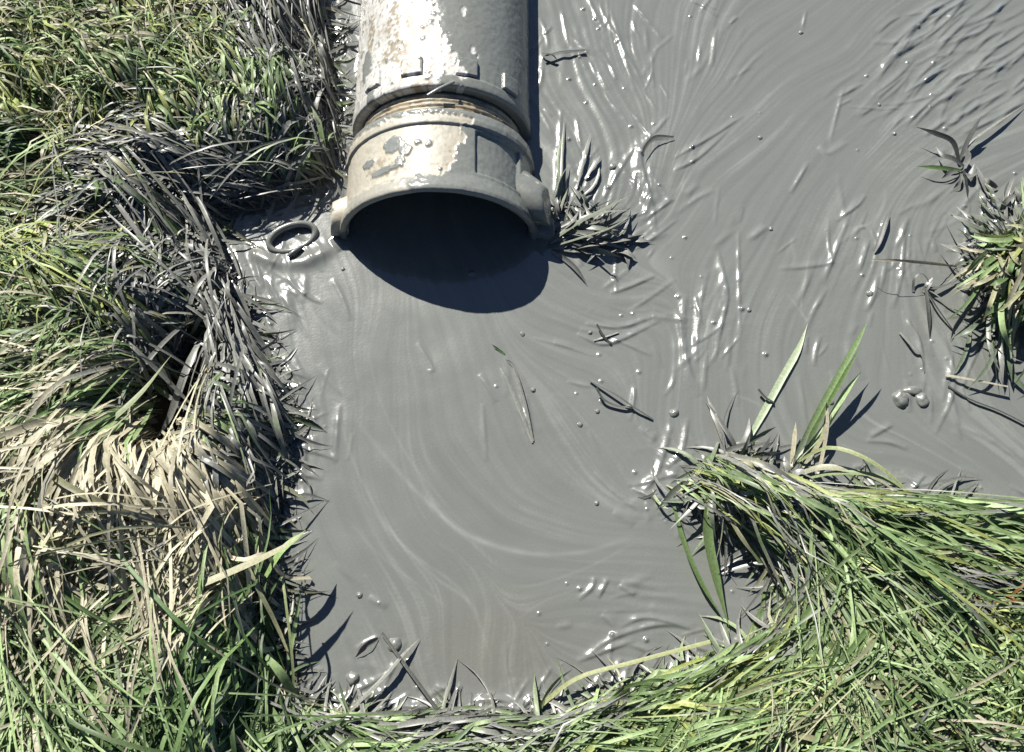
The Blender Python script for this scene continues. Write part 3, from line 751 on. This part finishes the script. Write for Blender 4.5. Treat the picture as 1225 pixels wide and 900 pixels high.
blade_thing("arched dark blade on the fold right of the pipe", [(806, 164), (784, 164), (772, 176), (768, 188)], 4, [3, 8, 9, 8], DK, BG, wet=.3)
blade_thing("dark pointed blade half sunk among the beads at upper right", [(1046, 302), (1053, 288), (1060, 268), (1064, 254)], 5, [3, 6, 6, 4], DK, BG, wet=.2)
blade_thing("short dark slit of a blade poking through slurry right of pipe shadow", [(650, 68), (672, 62), (700, 60)], 4, [6, 6, 4], DK, BG, flat=True)
blade_thing("short dark blade at the pipe's right side below the top edge", [(648, 64), (660, 66), (668, 74)], 4, [5, 8, 3], DK, BG)
blade_thing("thin crooked stem lying left of the two lumps at right", [(1076, 398), (1092, 416), (1102, 424), (1106, 446)], 4, [2, 6, 5, 2], 'M', BG, wet=.8, flat=True)

tuft_thing("upright green tuft of spear blades with long shadows in the slurry at right", (950, 560), [
    one_blade([(947, 556), (972, 505), (1002, 450), (1026, 408), (1037, 386)], 6.5, [0, 22, 40, 50, 54], (0.21, 0.30, 0.13), roll=-.25, twist=.2, mudend=.8),
    one_blade([(955, 560), (978, 505), (1006, 455), (1030, 415)], 6, [0, 14, 24, 30], (0.10, 0.16, 0.05), roll=-.3, mudend=.8),
    one_blade([(952, 552), (985, 515), (1012, 470), (1030, 445)], 8, [0, 10, 16, 14], 'B', roll=.5, mudend=.6),
    one_blade([(946, 560), (950, 530), (952, 505)], 5, [0, 8, 14], 'T', mudend=.5),
    one_blade([(960, 560), (985, 520), (990, 480)], 5, [0, 14, 22], 'O', mudend=.5),
    one_blade([(975, 580), (985, 540), (990, 505), (988, 470)], 4, [0, 10, 22, 30], 'T', wet=.2),
    one_blade([(955, 552), (990, 536), (1030, 546), (1066, 570), (1100, 606), (1118, 622)], 5.5, [2, 30, 44, 44, 36, 28], (0.22, 0.25, 0.12), roll=.2),
    one_blade([(955, 575), (1000, 566), (1050, 570), (1090, 590), (1150, 604)], 6, [2, 22, 34, 36, 32], (0.16, 0.21, 0.09), roll=.3),
    one_blade([(950, 570), (980, 560), (1010, 562), (1050, 575), (1075, 590)], 8, [2, 16, 24, 26, 22], 'O', wet=.4),
    one_blade([(944, 575), (960, 565), (990, 585)], 8, [2, 8, 10], 'M', wet=.9), one_blade([(948, 580), (942, 560), (938, 545)], 6, [0, 6, 4], 'M', wet=1)])
tuft_thing("small dark muddy tuft standing alone in the slurry at upper right", (1148, 200), [
    one_blade([(1148, 196), (1140, 170), (1120, 160), (1096, 152)], 6, [3, 14, 18, 16], DK, roll=.5), one_blade([(1148, 192), (1160, 165), (1175, 138)], 6, [3, 14, 26], DK, roll=.3),
    one_blade([(1148, 190), (1165, 168), (1195, 146), (1228, 124)], 4, [2, 8, 8, 3], 'M', wet=.8, roll=.5), one_blade([(1150, 204), (1125, 201), (1097, 199)], 5, [4, 11, 8], 'G', roll=.4),
    one_blade([(1154, 200), (1140, 190), (1128, 186), (1120, 176)], 6, [4, 12, 13, 10], DK, wet=.4, roll=.2), one_blade([(1150, 208), (1148, 218), (1140, 226)], 5, [5, 6, 2], 'M', wet=1),
    one_blade([(1150, 204), (1158, 190), (1156, 176)], 7, [2, 9, 14], 'M', wet=1), one_blade([(1152, 206), (1160, 210), (1166, 196)], 6, [2, 8, 10], DK, wet=.5),
    one_blade([(1150, 204), (1138, 206), (1126, 214)], 6, [2, 8, 4], 'M', wet=.9), one_blade([(1153, 204), (1155, 216), (1158, 240)], 5, [4, 6, 1], DK)])
tuft_thing("spindly dark tuft with an arched stem near the right edge", (1108, 345), [
    one_blade([(1092, 350), (1094, 334), (1103, 328), (1112, 338)], 4, [1, 8, 10, 7], DK, wet=.3, flat=True), one_blade([(1106, 342), (1120, 345), (1150, 334)], 4, [5, 7, 4], DK, wet=.2),
    one_blade([(1107, 342), (1110, 372), (1112, 406)], 6, [6, 9, 3], DK, wet=.4), one_blade([(1107, 346), (1122, 370), (1142, 398)], 3.5, [6, 7, 2], DK, flat=True),
    one_blade([(1106, 344), (1124, 356), (1146, 376)], 3, [5, 6, 2], 'M', wet=.7, flat=True), one_blade([(1104, 350), (1110, 342), (1116, 332)], 7, [1, 7, 8], 'M', wet=1)])

def fan(n, root_px, a0, a1, L, w, pal, wet, lift, seed, jit=8):
    r = np.random.default_rng(seed); out = []
    for _ in range(n):
        a = math.radians(r.uniform(a0, a1)); l = r.uniform(*L); x0 = root_px[0] + r.normal(0, jit); y0 = root_px[1] + r.normal(0, jit * .8)
        cv = r.normal(0, .35); pts = []
        for k in range(4):
            t = k / 3; aa = a + cv * t
            pts.append((x0 + l * t * math.cos(aa), y0 + l * t * math.sin(aa)))
        h = r.uniform(*lift)
        c = pal[r.integers(len(pal))]
        out.append(one_blade(pts, r.uniform(*w), [2, h * .8, h, h * r.uniform(.2, .8)], np.array(PAL[c]) * r.uniform(.7, 1.2) if c != 'M' else 'M', wet=1.0 if c == 'M' else np.clip(r.normal(wet, .15), 0, 1), roll=r.normal(0, .5), twist=r.normal(0, .5), mudend=.4))
    return out

tuft_thing("slurry coated tuft flattened against the right side of the pipe mouth", (672, 286), [
    one_blade([(655, 292), (690, 268), (722, 252), (758, 231)], 9, [4, 16, 20, 17], (0.10, 0.13, 0.08), wet=.45, roll=.5),
    one_blade([(660, 296), (700, 284), (730, 274), (758, 257)], 8, [4, 18, 24, 22], (0.10, 0.13, 0.07), wet=.6, roll=.7),
    one_blade([(672, 250), (672, 200), (675, 140)], 3.5, [3, 7, 4], 'M', wet=.9), one_blade([(671, 226), (668, 190), (673, 160)], 4, [2, 6, 4], 'G', wet=.4),
    one_blade([(690, 226), (698, 190), (706, 160)], 3.5, [3, 8, 4], 'M', wet=1), one_blade([(700, 214), (712, 196), (718, 186)], 5, [3, 6, 4], 'M', wet=1)]
    + fan(30, (676, 284), -32, 24, (35, 95), (3, 7), 'MMMMD', .8, (3, 17), 5, 11) + fan(22, (695, 252), -140, 80, (18, 50), (2.5, 4.5), 'MMMD', .8, (3, 11), 6, 15) + fan(8, (668, 262), -110, -70, (30, 70), (3, 6), 'MMG', .8, (5, 14), 61, 8)
    + fan(6, (735, 292), -20, 20, (25, 50), (5, 8), 'MM', 1, (3, 9), 8, 8))
def muddy_tuft_mesh(specs, name, label, base_px, cat="grass tuft"):
    """thick tuft: foliage kept as one mesh"""
    base = P(*base_px); e = empty(name, base); tag(e, label, cat)
    for sp in specs: sp[0][:] -= base
    link("foliage", blade_mesh("foliage", specs), m_grass, e)
    return e
muddy_tuft_mesh(fan(90, (1226, 290), 92, 165, (40, 95), (3, 7), 'BBOTGY', .05, (24, 50), 21, 14) + fan(80, (1238, 304), 80, 120, (45, 105), (3, 7), 'BOTGG', .05, (24, 52), 22, 22)
    + fan(34, (1205, 300), 150, 250, (30, 75), (3, 6), 'MGDM', .5, (12, 40), 23, 14) + fan(16, (1200, 380), 70, 130, (40, 110), (4, 7), 'MDD', .5, (4, 18), 24, 14)
    + fan(14, (1200, 250), 200, 300, (20, 50), (4, 7), 'MGM', .7, (5, 18), 25, 14) + fan(70, (1255, 310), 40, 320, (40, 110), (3, 7), 'BOTGG', .1, (20, 45), 26, 30),
    "grass_tuft", "leafy green tuft hanging over the slurry at the right edge", (1225, 320))
muddy_tuft_mesh(fan(16, (872, 552), 120, 175, (40, 90), (5, 9), 'MMD', .8, (8, 26), 31, 9) + fan(14, (880, 548), -60, -5, (20, 60), (4, 6), 'MDM', .7, (6, 22), 32, 10)
    + fan(22, (868, 556), 60, 130, (50, 120), (4, 7), 'MOGD', .5, (14, 34), 33, 12) + [one_blade([(886, 548), (872, 520), (842, 476)], 5, [5, 14, 4], DK, wet=.4), one_blade([(872, 545), (858, 505), (846, 474)], 6, [4, 10, 2], 'M', wet=1),
    one_blade([(895, 556), (915, 535), (922, 522)], 4, [8, 18, 22], DK), one_blade([(895, 558), (920, 545), (930, 530)], 5, [8, 12, 14], DK)],
    "grass_tuft", "black muddy tuft crest at the head of the lower right bank", (872, 556))
blade_thing("broad green blade draped straight down over the slurry inlet at lower right", [(846, 545), (850, 590), (846, 640), (858, 700), (872, 750)], 13, [26, 24, 18, 10, 5], (0.15, 0.22, 0.09), None, roll=.25, twist=.4)
blade_thing("thin green blade curving beside the broad draped blade at lower right", [(806, 606), (818, 650), (840, 700), (866, 742)], 7, [12, 14, 10, 5], (0.12, 0.18, 0.07), None, roll=.4)
blade_thing("long green blade arching over the lower left bank toward the pool", [(40, 772), (130, 742), (240, 700), (330, 660), (366, 634)], 8, [70, 85, 92, 78, 70], (0.30, 0.29, 0.18), None, roll=.2)
blade_thing("long grey green blade lying diagonally over the left bank", [(0, 578), (90, 534), (160, 480), (205, 425)], 8, [60, 70, 78, 60], (0.20, 0.23, 0.13), None, roll=.2)
blade_thing("pale bent straw reaching from the left bank over the slurry", [(250, 660), (290, 670), (318, 664), (340, 690), (372, 692)], 6, [60, 70, 62, 30, 4], (0.42, 0.38, 0.27), None, flat=True)
blade_thing("upright green blade leaning out of the left bank with its shadow on slurry", [(318, 690), (335, 662), (352, 646), (366, 636)], 8, [46, 56, 54, 46], (0.22, 0.33, 0.12), None)
blade_thing("slim green blade at the bottom of the left bank beside the slurry", [(318, 785), (335, 805), (350, 830), (362, 850)], 9, [50, 48, 30, 8], (0.2, 0.28, 0.12), None)
blade_thing("thin stalk standing up along the lower left edge of the pool", [(352, 845), (350, 790), (342, 720), (338, 690)], 4, [4, 40, 62, 58], (0.24, 0.28, 0.14), None, flat=True)
blade_thing("yellow green stem lying across the bottom right turf", [(636, 882), (760, 884), (900, 890), (1010, 888)], 7, [22, 34, 36, 40], (0.34, 0.36, 0.12), None, flat=True)
blade_thing("long green blade crossing the lower right turf from bottom to top right", [(820, 892), (880, 850), (950, 800), (1010, 752), (1060, 720)], 10, [34, 48, 52, 52, 44], (0.19, 0.25, 0.10), None)
blade_thing("dark green stem slanting up left beside the bottom edge of pool", [(640, 850), (690, 812), (760, 792), (850, 768)], 6, [2, 14, 22, 26], (0.22, 0.24, 0.1), None, flat=True)
print("blades", round(time.time() - T0, 1))

# ------------------------------------------------------------------ pebbles, clods, hoop
def lump_mesh(name, r, seed, sq=(1, 1, .8), n=(14, 22), rough=.25):
    v = np.linspace(0, math.pi, n[0])[:, None]; u = np.linspace(0, 2 * math.pi, n[1], endpoint=False)[None, :]
    d = np.stack([np.sin(v) * np.cos(u), np.sin(v) * np.sin(u), np.cos(v) + 0 * u], -1)
    k = 1 + rough * (fbm(d[..., 0] * 1.7 + seed * 3.1 + d[..., 2], d[..., 1] * 1.7 + seed + 5 + d[..., 2], 3, seed % 9) - .5) * 2
    return raw_mesh(name, d * k[..., None] * r * np.array(sq), grid_faces(n[0], n[1], True)[:, ::-1])

def lump(name, label, cat, px, py, r_px, seed, group=None, sq=(1, 1, .8), sink=.25):
    r = r_px * PXM
    p = P(px, py)
    o = link(name, lump_mesh(name, r, seed, sq), m_coat)
    o.location = (p[0], p[1], mudz(p[0], p[1]) + r * sq[2] * (0.25 - sink * 1.8))
    return tag(o, label, cat, group)

lump("mud_clod", "rounded slurry coated lump at right, left one of the touching pair", "clod", 1078, 478, 10.5, 4, "coated lumps in the slurry", (.95, 1.0, .9))
lump("mud_clod", "smaller lobed slurry lump at right, right one of the touching pair", "clod", 1103, 479, 8.5, 5, "coated lumps in the slurry", (.9, 1.15, .8))
lump("mud_clod", "knobbly slurry bridge above the pair of lumps at right", "clod", 1092, 468, 8, 6, "coated lumps in the slurry", (1.5, .7, .6))
GP = "small pebbles in the slurry"
for i, (x, y, r, lab) in enumerate([
    (430, 712, 3.6, "tiny round pebble alone in calm slurry above the bottom left stems"), (422, 812, 7, "oval coated pebble near the bottom left shore of the slurry"),
    (472, 772, 8, "dark undersided pebble beneath the long dark stem at bottom left"), (714, 602, 3.2, "tiny pebble alone in calm slurry left of the lower right tuft"),
    (638, 467, 3.4, "small dark pebble right of the narrow V of blades"), (694, 508, 3.2, "small pebble below the tiny smear under the pipe"), (715, 492, 3.2, "small pebble just left of the thin forked stem"),
    (733, 200, 5, "bead-like pebble beside the fold right of the pipe"), (806, 494, 5.5, "flat coated pebble above the two glossy folds in the middle"), (1163, 348, 3, "tiny pebble under the right edge tuft"),
    (922, 274, 3, "tiny pebble in smooth slurry left of the beads at upper right"), (1040, 352, 4.5, "coated pebble on the fold above the green spear blades"), (958, 39, 3.4, "pebble with a pale wake near the top edge"),
    (1052, 125, 2.6, "tiny pebble alone in slurry left of the dark lone tuft"), (1070, 160, 2.8, "tiny pebble up left of the dark lone tuft"), (909, 165, 3.2, "flat speck of a pebble on the wide smooth flow"),
    (625, 400, 3, "small pebble just below the pipe shadow"), (706, 398, 2.8, "tiny pebble left of the tiny crossed stems"), (1178, 224, 3.4, "small pebble below the dark lone tuft at right"),
    (994, 481, 3.6, "small pebble caught behind the spear blades"), (896, 371, 3, "tiny pebble between the glossy folds and the pale blade"), (410, 322, 2.6, "tiny pebble below the left end of the pipe mouth")]):
    lump("pebble", lab, "pebble", x, y, r, 11 + i, GP)

def tube_mesh(name, path, ra, rb, closed=False, n=12, nrm=None):
    """tube of oval section (ra across, rb along nrm)"""
    S_ = len(path)
    tan = np.gradient(path, axis=0) if not closed else (np.roll(path, -1, 0) - np.roll(path, 1, 0))
    tan /= np.linalg.norm(tan, axis=1, keepdims=True)
    nrm = np.array([0, 0, 1.0]) if nrm is None else np.asarray(nrm, float)
    a = np.cross(tan, nrm); a /= np.linalg.norm(a, axis=1, keepdims=True) + 1e-9
    bb = np.cross(a, tan)
    ph = np.linspace(0, 2 * math.pi, n, endpoint=False)
    ra = np.broadcast_to(ra, (S_,))[:, None, None]; rb = np.broadcast_to(rb, (S_,))[:, None, None]
    co = path[:, None, :] + a[:, None, :] * np.cos(ph)[None, :, None] * ra + bb[:, None, :] * np.sin(ph)[None, :, None] * rb
    f = grid_faces(S_, n, True)
    if closed:
        j = np.arange(n); f = np.vstack([f, np.stack([(S_ - 1) * n + j, (S_ - 1) * n + (j + 1) % n, (j + 1) % n, j], -1)])
    return raw_mesh(name, co.reshape(-1, 3), f)

# hoop: a bent band standing half out of the slurry, left of the mouth
hc = P(350, 286)
t = np.linspace(0, 2 * math.pi, 64, endpoint=False)
ea = np.array([0.86, 0.36, 0.0]); eb = np.array([-0.36, 0.86, 0.30])
hp = np.cos(t)[:, None] * ea * 0.026 + np.sin(t)[:, None] * eb * 0.013
hp[:, 2] += 0.0016
ho = empty("hoop", hc); tag(ho, "slurry coated oval hoop half sunk left of the pipe mouth", "hoop")
link("band", tube_mesh("band", hp, 0.0034, 0.0044, True), m_coat, ho)
tp = spline(P([346, 352, 362], [309, 305, 297]) - hc + np.array([[0, 0, .003], [0, 0, .005], [0, 0, .003]]), 14)
link("tongue", tube_mesh("tongue", tp, 0.0022, 0.003), m_coat, ho)
# ------------------------------------------------------------------ the outlet pipe
# axis along +Y at slurry level; y measured from the mouth plane
pc = P(525, 287)
AXX, Y0 = pc[0], pc[1]
pipe = empty("outlet_pipe", (AXX, Y0, 0))
tag(pipe, "large white slurry pipe with muddy coupling, lying half sunk at the top", "pipe")
ZOFF = 0.0
WHITE = np.array([0.46, 0.455, 0.43]); BEIGE = np.array([0.33, 0.303, 0.24]); DIRT = np.array([0.20, 0.17, 0.12])

def circ(y, r, ang):
    return np.stack([r * np.sin(ang), y + 0 * ang, r * np.cos(ang) + ZOFF], -1)

def pix(x, y, R):
    """pipe-surface spot (angle, y) seen at a photo spot"""
    aa, yy = np.meshgrid(np.radians(np.linspace(-95, 95, 240)), np.linspace(0, 0.5, 400))
    p = circ(yy, R, aa) + np.array([AXX, Y0, 0])
    qx, qy = Q(p)
    k = np.argmin((qx - x) ** 2 + (qy - y) ** 2)
    return aa.ravel()[k], yy.ravel()[k]

RS, RN, RC = 0.0935, 0.083, 0.0965
def spot_mask(a, y, R, lst):
    """ragged round splats: (photo x, y, radius px a, radius px y)"""
    m = np.zeros(np.broadcast(a, y).shape)
    for (x, yy, ra, rb) in lst:
        a0, y0 = pix(x, yy, R)
        d = np.hypot((a - a0) * R / (ra * PXM), (y - y0) / (rb * PXM * 1.12)) + (fbm(a * 26, y * 300, 3, 13) - .5) * .7
        m = np.maximum(m, sst(1.06, 0.94, d))
    return m

S_SPL = [(438, 80, 11, 20), (443, 118, 7, 13), (537, 98, 13, 9), (560, 15, 4, 6), (470, 100, 2, 2), (520, 15, 3, 3), (545, 58, 8, 5)]
S_SKIP = [(556, 14, 4, 6), (566, 60, 3, 5), (570, 68, 3, 4), (548, 88, 10, 8)]
S_DIRT = [(470, 30, 10, 28), (443, 42, 7, 26), (478, 60, 22, 12), (462, 68, 9, 8), (500, 78, 5, 14), (485, 80, 8, 14), (503, 35, 16, 10), (505, 100, 14, 8), (516, 75, 4, 10), (490, 25, 6, 9)]
C_SPL = [(470, 172, 13, 10), (485, 178, 8, 8), (440, 196, 10, 5), (478, 190, 6, 5), (512, 170, 4, 4), (500, 168, 4, 3), (465, 200, 16, 3), (502, 212, 5, 4), (455, 206, 14, 4)]
C_DIRT = [(470, 200, 26, 9), (455, 198, 14, 10), (488, 184, 8, 6), (440, 208, 8, 8), (503, 170, 7, 6), (543, 180, 5, 3), (530, 195, 14, 2)]

def pipe_col(a, y, R, part):
    n1 = fbm(a * 9, y * 90, 4, 2); n2 = fbm(a * 30, y * 320, 3, 6)
    if part == 'sleeve':
        base = WHITE * (0.9 + 0.14 * n1)[..., None]
        edge_a = np.interp(y, [0.12, 0.15, 0.175, 0.215], np.radians([15, 14, 6, -6])) + (n1 - .5) * 0.30 + (n2 - .5) * 0.18
        mud_ = sst(-0.012, 0.012, a - edge_a)
        mud_ = np.maximum(mud_ * (1 - spot_mask(a, y, R, S_SKIP)), spot_mask(a, y, R, S_SPL))
        dirt = spot_mask(a, y, R, S_DIRT) * sst(.34, .52, n2) * .95 + sst(.55, .75, n1) * .30 + sst(.58, .74, n2) * .35 + .5 * sst(.62, .70, fbm(a * 50, y * 380, 3, 37))
    elif part == 'coupling':
        base = BEIGE * (0.9 + 0.2 * n1)[..., None]
        edge_a = np.interp(y, [0.0, 0.02, 0.05, 0.09], np.radians([4, 6, 16, 20])) + (n1 - .5) * 0.26 + (n2 - .5) * .1
        mud_ = sst(-0.012, 0.012, a - edge_a)
        mud_ = np.maximum(mud_, sst(0.019, 0.014, y + (n2 - .5) * .012) * (0.45 + .55 * sst(-.3, .0, a + (n1 - .5) * .8)))
        mud_ = np.maximum(mud_, sst(0.084, 0.087, y + (n2 - .5) * .010) * sst(.30, .42, n1 + .1))
        mud_ = np.maximum(mud_, spot_mask(a, y, R, C_SPL))
        mud_ = np.maximum(mud_, sst(1.32, 1.42, np.abs(a)))
        dirt = spot_mask(a, y, R, C_DIRT) * sst(.40, .60, n2) * .9 + sst(.6, .8, n1) * .3
    elif part == 'neck':
        base = np.array([0.34, 0.29, 0.20]) * (0.7 + 0.6 * n1)[..., None]
        mud_ = sst(.52, .6, n1 + 0.1 * np.sin(a * 5)) * .5
        dirt = sst(.45, .7, fbm(a * 5, y * 600, 3, 17))
        col = base * (1 - .8 * dirt[..., None]) + np.array([.03, .022, .015]) * .8 * dirt[..., None]
        return col * (1 - mud_[..., None]) + MUD * mud_[..., None], mud_ * .7
    else:
        base = np.ones(np.shape(a) + (3,)) * BEIGE * 0.9; mud_ = np.ones(np.shape(a)); dirt = 0 * mud_
    speck = sst(.755, .77, fbm(a * 24 + 3, y * 230, 2, 71)) * sst(.46, .6, n1 + .08)
    if part == 'sleeve': mud_ = np.maximum(mud_, speck)
    film = (.4 if part == 'sleeve' else .22) * sst(.38, .66, fbm(a * 4 + 9, y * 26, 4, 83))
    base = base * (1 - film[..., None]) + MUD * 1.9 * film[..., None]
    dirt = np.clip(dirt, 0, 1)
    col = base * (1 - dirt[..., None]) + DIRT * dirt[..., None]
    mc = MUD * 1.2 * (1.0 + 0.12 * (n1 - .5))[..., None]
    return col * (1 - mud_[..., None]) + mc * mud_[..., None], mud_

def densify(prof, d):
    out = [prof[0]]
    for a, b in zip(prof[:-1], prof[1:]):
        n = max(1, int(math.hypot(b[0] - a[0], b[1] - a[1]) / d))
        for k in range(1, n + 1): out.append((a[0] + (b[0] - a[0]) * k / n, a[1] + (b[1] - a[1]) * k / n))
    return np.array(out)

def revolve(name, prof, part, R, parent, nang=420, d=0.0011, coat=0.0010, extra=None):
    pr = densify(prof, d)
    a = np.linspace(-math.pi, math.pi, nang, endpoint=False)
    y = pr[:, 0][:, None]; A = a[None, :] + 0 * y; Yv = y + 0 * A
    col, mud_ = pipe_col(A, Yv, R, part)
    r = pr[:, 1][:, None] + 0 * A
    outer = (np.gradient(pr[:, 1]) ** 2 < 1)[:, None]
    r = r + coat * mud_ * (0.8 + 0.5 * fbm(A * 7, Yv * 60, 3, 23)) + 0.0006 * (fbm(A * 22, Yv * 200, 3, 29) - .5)
    if extra is not None: r = r + extra(A, Yv, pr)
    co = circ(Yv, r, A)
    return link(name, raw_mesh(name, co.reshape(-1, 3), grid_faces(len(pr), nang, True), attrs={"col": col.reshape(-1, 3), "wet": mud_.reshape(-1)}), m_pipe, parent)

YS = 0.119      # sleeve end
sleeve = revolve("sleeve", [(YS + .30, .078), (YS + .006, .080), (YS + .001, .081), (YS, .083), (YS, RS - .003), (YS + .0015, RS - .0006), (YS + .005, RS), (YS + .012, RS + .0002), (YS + .0135, RS - .0012), (YS + .10, RS - .0015), (YS + .9, RS - .002)], 'sleeve', RS, pipe, d=0.0014)
neck = revolve("neck", [(YS + .06, .079), (YS + .001, .080), (YS - .003, .0835), (YS - .006, .0815), (YS - .009, .0845), (YS - .012, .0825), (YS - .015, .0855), (YS - .018, .083), (YS - .022, .0865), (YS - .030, .086)], 'neck', RN, pipe)
YB = 0.093
coupling = revolve("coupling", [(YB, .080), (YB, .0915), (YB - .002, .0945), (YB - .012, .0965), (YB - .017, .0962), (YB - .0185, .0937), (.055, .0940), (.020, .0952), (.012, .0975), (.005, .0990), (.0015, .0985), (0, .0965),
                                (-.0005, .0935), (.002, .0912), (.006, .0905), (.05, .089), (.10, .080), (.5, .078), (.5, .001)], 'coupling', RC, pipe, coat=0.0014, nang=640,
    extra=lambda A, Y, pr: -.0032 * sst(math.radians(24), math.radians(25.2), A) * sst(math.radians(60), math.radians(58), A) * sst(.024, .027, Y) * sst(.0725, .0712, Y))

def patch(name, a0, a1, y0, y1, R, th, part, parent, bev=.0012, n=(26, 26)):
    """raised pad curved with the pipe"""
    us = np.linspace(0, 1, n[0])[None, :]; vs_ = np.linspace(0, 1, n[1])[:, None]
    A = np.radians(a0 + (a1 - a0) * us) + 0 * vs_; Yv = y0 + (y1 - y0) * vs_ + 0 * us
    wu = np.minimum(us, 1 - us) * abs(math.radians(a1 - a0)) * R; wv = np.minimum(vs_, 1 - vs_) * abs(y1 - y0)
    h = sst(0, bev, np.minimum(wu, wv) + 0 * A)
    col, mud_ = pipe_col(A, Yv, R, part)
    r = R - .003 + (th + .003) * h + .0007 * mud_ * h + .0006 * (fbm(A * 22, Yv * 200, 3, 29) - .5)
    return link(name, raw_mesh(name, circ(Yv, r, A).reshape(-1, 3), grid_faces(n[1], n[0]), attrs={"col": col.reshape(-1, 3), "wet": mud_.reshape(-1)}), m_pipe, parent)

for (ca) in (-44, -15, 18.5, 50):
    patch("lug", ca - 7, ca + 7, YS + .0135, YS + .034, RS, .0028, 'sleeve', sleeve)
# boss pad on the coupling

def dome(name, ac, da, yc, dy, R, h, part, parent, skew=(0, 0), flat=1.0, n=48, mudall=None):
    """a smooth cast lobe growing out of the coupling"""
    u = np.linspace(-1, 1, n)[None, :]; v = np.linspace(-1, 1, n)[:, None]
    A = np.radians(ac) + np.radians(da) * u + 0 * v; Yv = yc + dy * v + 0 * u
    rr = np.clip(np.hypot(u, v), 0, 1)
    k = np.clip((1 - rr ** 2) * flat, 0, 1); k = k * k * (3 - 2 * k)
    A = A + skew[0] * k; Yv = Yv + skew[1] * k
    col, mud_ = pipe_col(A, Yv, R, part)
    if mudall is not None:
        n1 = fbm(A * 20, Yv * 200, 3, 91); mud_ = sst(mudall - .06, mudall + .06, n1)
        col = BEIGE * 1.1 * (1 - mud_[..., None]) + MUD * mud_[..., None]
    r = R - .006 + (h + .006) * k + .0012 * (fbm(A * 14, Yv * 130, 3, 61) - .5)
    return link(name, raw_mesh(name, circ(Yv, r, A).reshape(-1, 3), grid_faces(n, n), attrs={"col": col.reshape(-1, 3), "wet": mud_.reshape(-1)}), m_pipe, parent)
ear = dome("cam_ear", 72, 17, .036, .030, RC, .018, 'coupling', pipe, skew=(.06, -.014), flat=1.5, mudall=.2)
dome("cam_knob", 92, 11, .022, .020, RC, .021, 'coupling', ear, skew=(.02, -.010), flat=1.7, mudall=.1)
tab = dome("bracket_tab", -84, 13, .024, .021, RC, .012, 'coupling', pipe, skew=(-.02, -.006), flat=2.4, mudall=.68)
# bolt hole rim on the tab
t = np.linspace(0, 2 * math.pi, 20, endpoint=False)
bp = np.stack([-.112 + .0022 * np.cos(t), .030 + .0030 * np.sin(t), .0125 + 0 * t], -1)
bm_ = tube_mesh("bolt", bp, .0009, .0012, True, n=8)
k = len(bm_.vertices)
c4 = np.tile(np.array([.05, .045, .04, 1], np.float32), (k, 1)); bm_.attributes.new("col", 'FLOAT_COLOR', 'POINT').data.foreach_set("color", c4.ravel())
bm_.attributes.new("wet", 'FLOAT', 'POINT').data.foreach_set("value", np.full(k, .5, np.float32))
link("bolt", bm_, m_pipe, tab)

# straw lying over the sleeve edge
a0, y0 = pix(512, 116, RS); a1, y1 = pix(543, 101, RS)
s0 = circ(np.array(y0), RS + .003, np.array(a0)); s1 = circ(np.array(y1), RS + .004, np.array(a1))
sp = spline([s0, (s0 + s1) / 2 + np.array([0, 0, .0012]), s1], 12) + np.array([AXX, Y0, 0])
bs = sp[0].copy()
st = link("straw", tube_mesh("straw", sp - bs, .0017, .0013), m_coat)
st.location = bs
tag(st, "short slurry coated straw lying across the white sleeve edge", "straw")

print("done", round(time.time() - T0, 1))
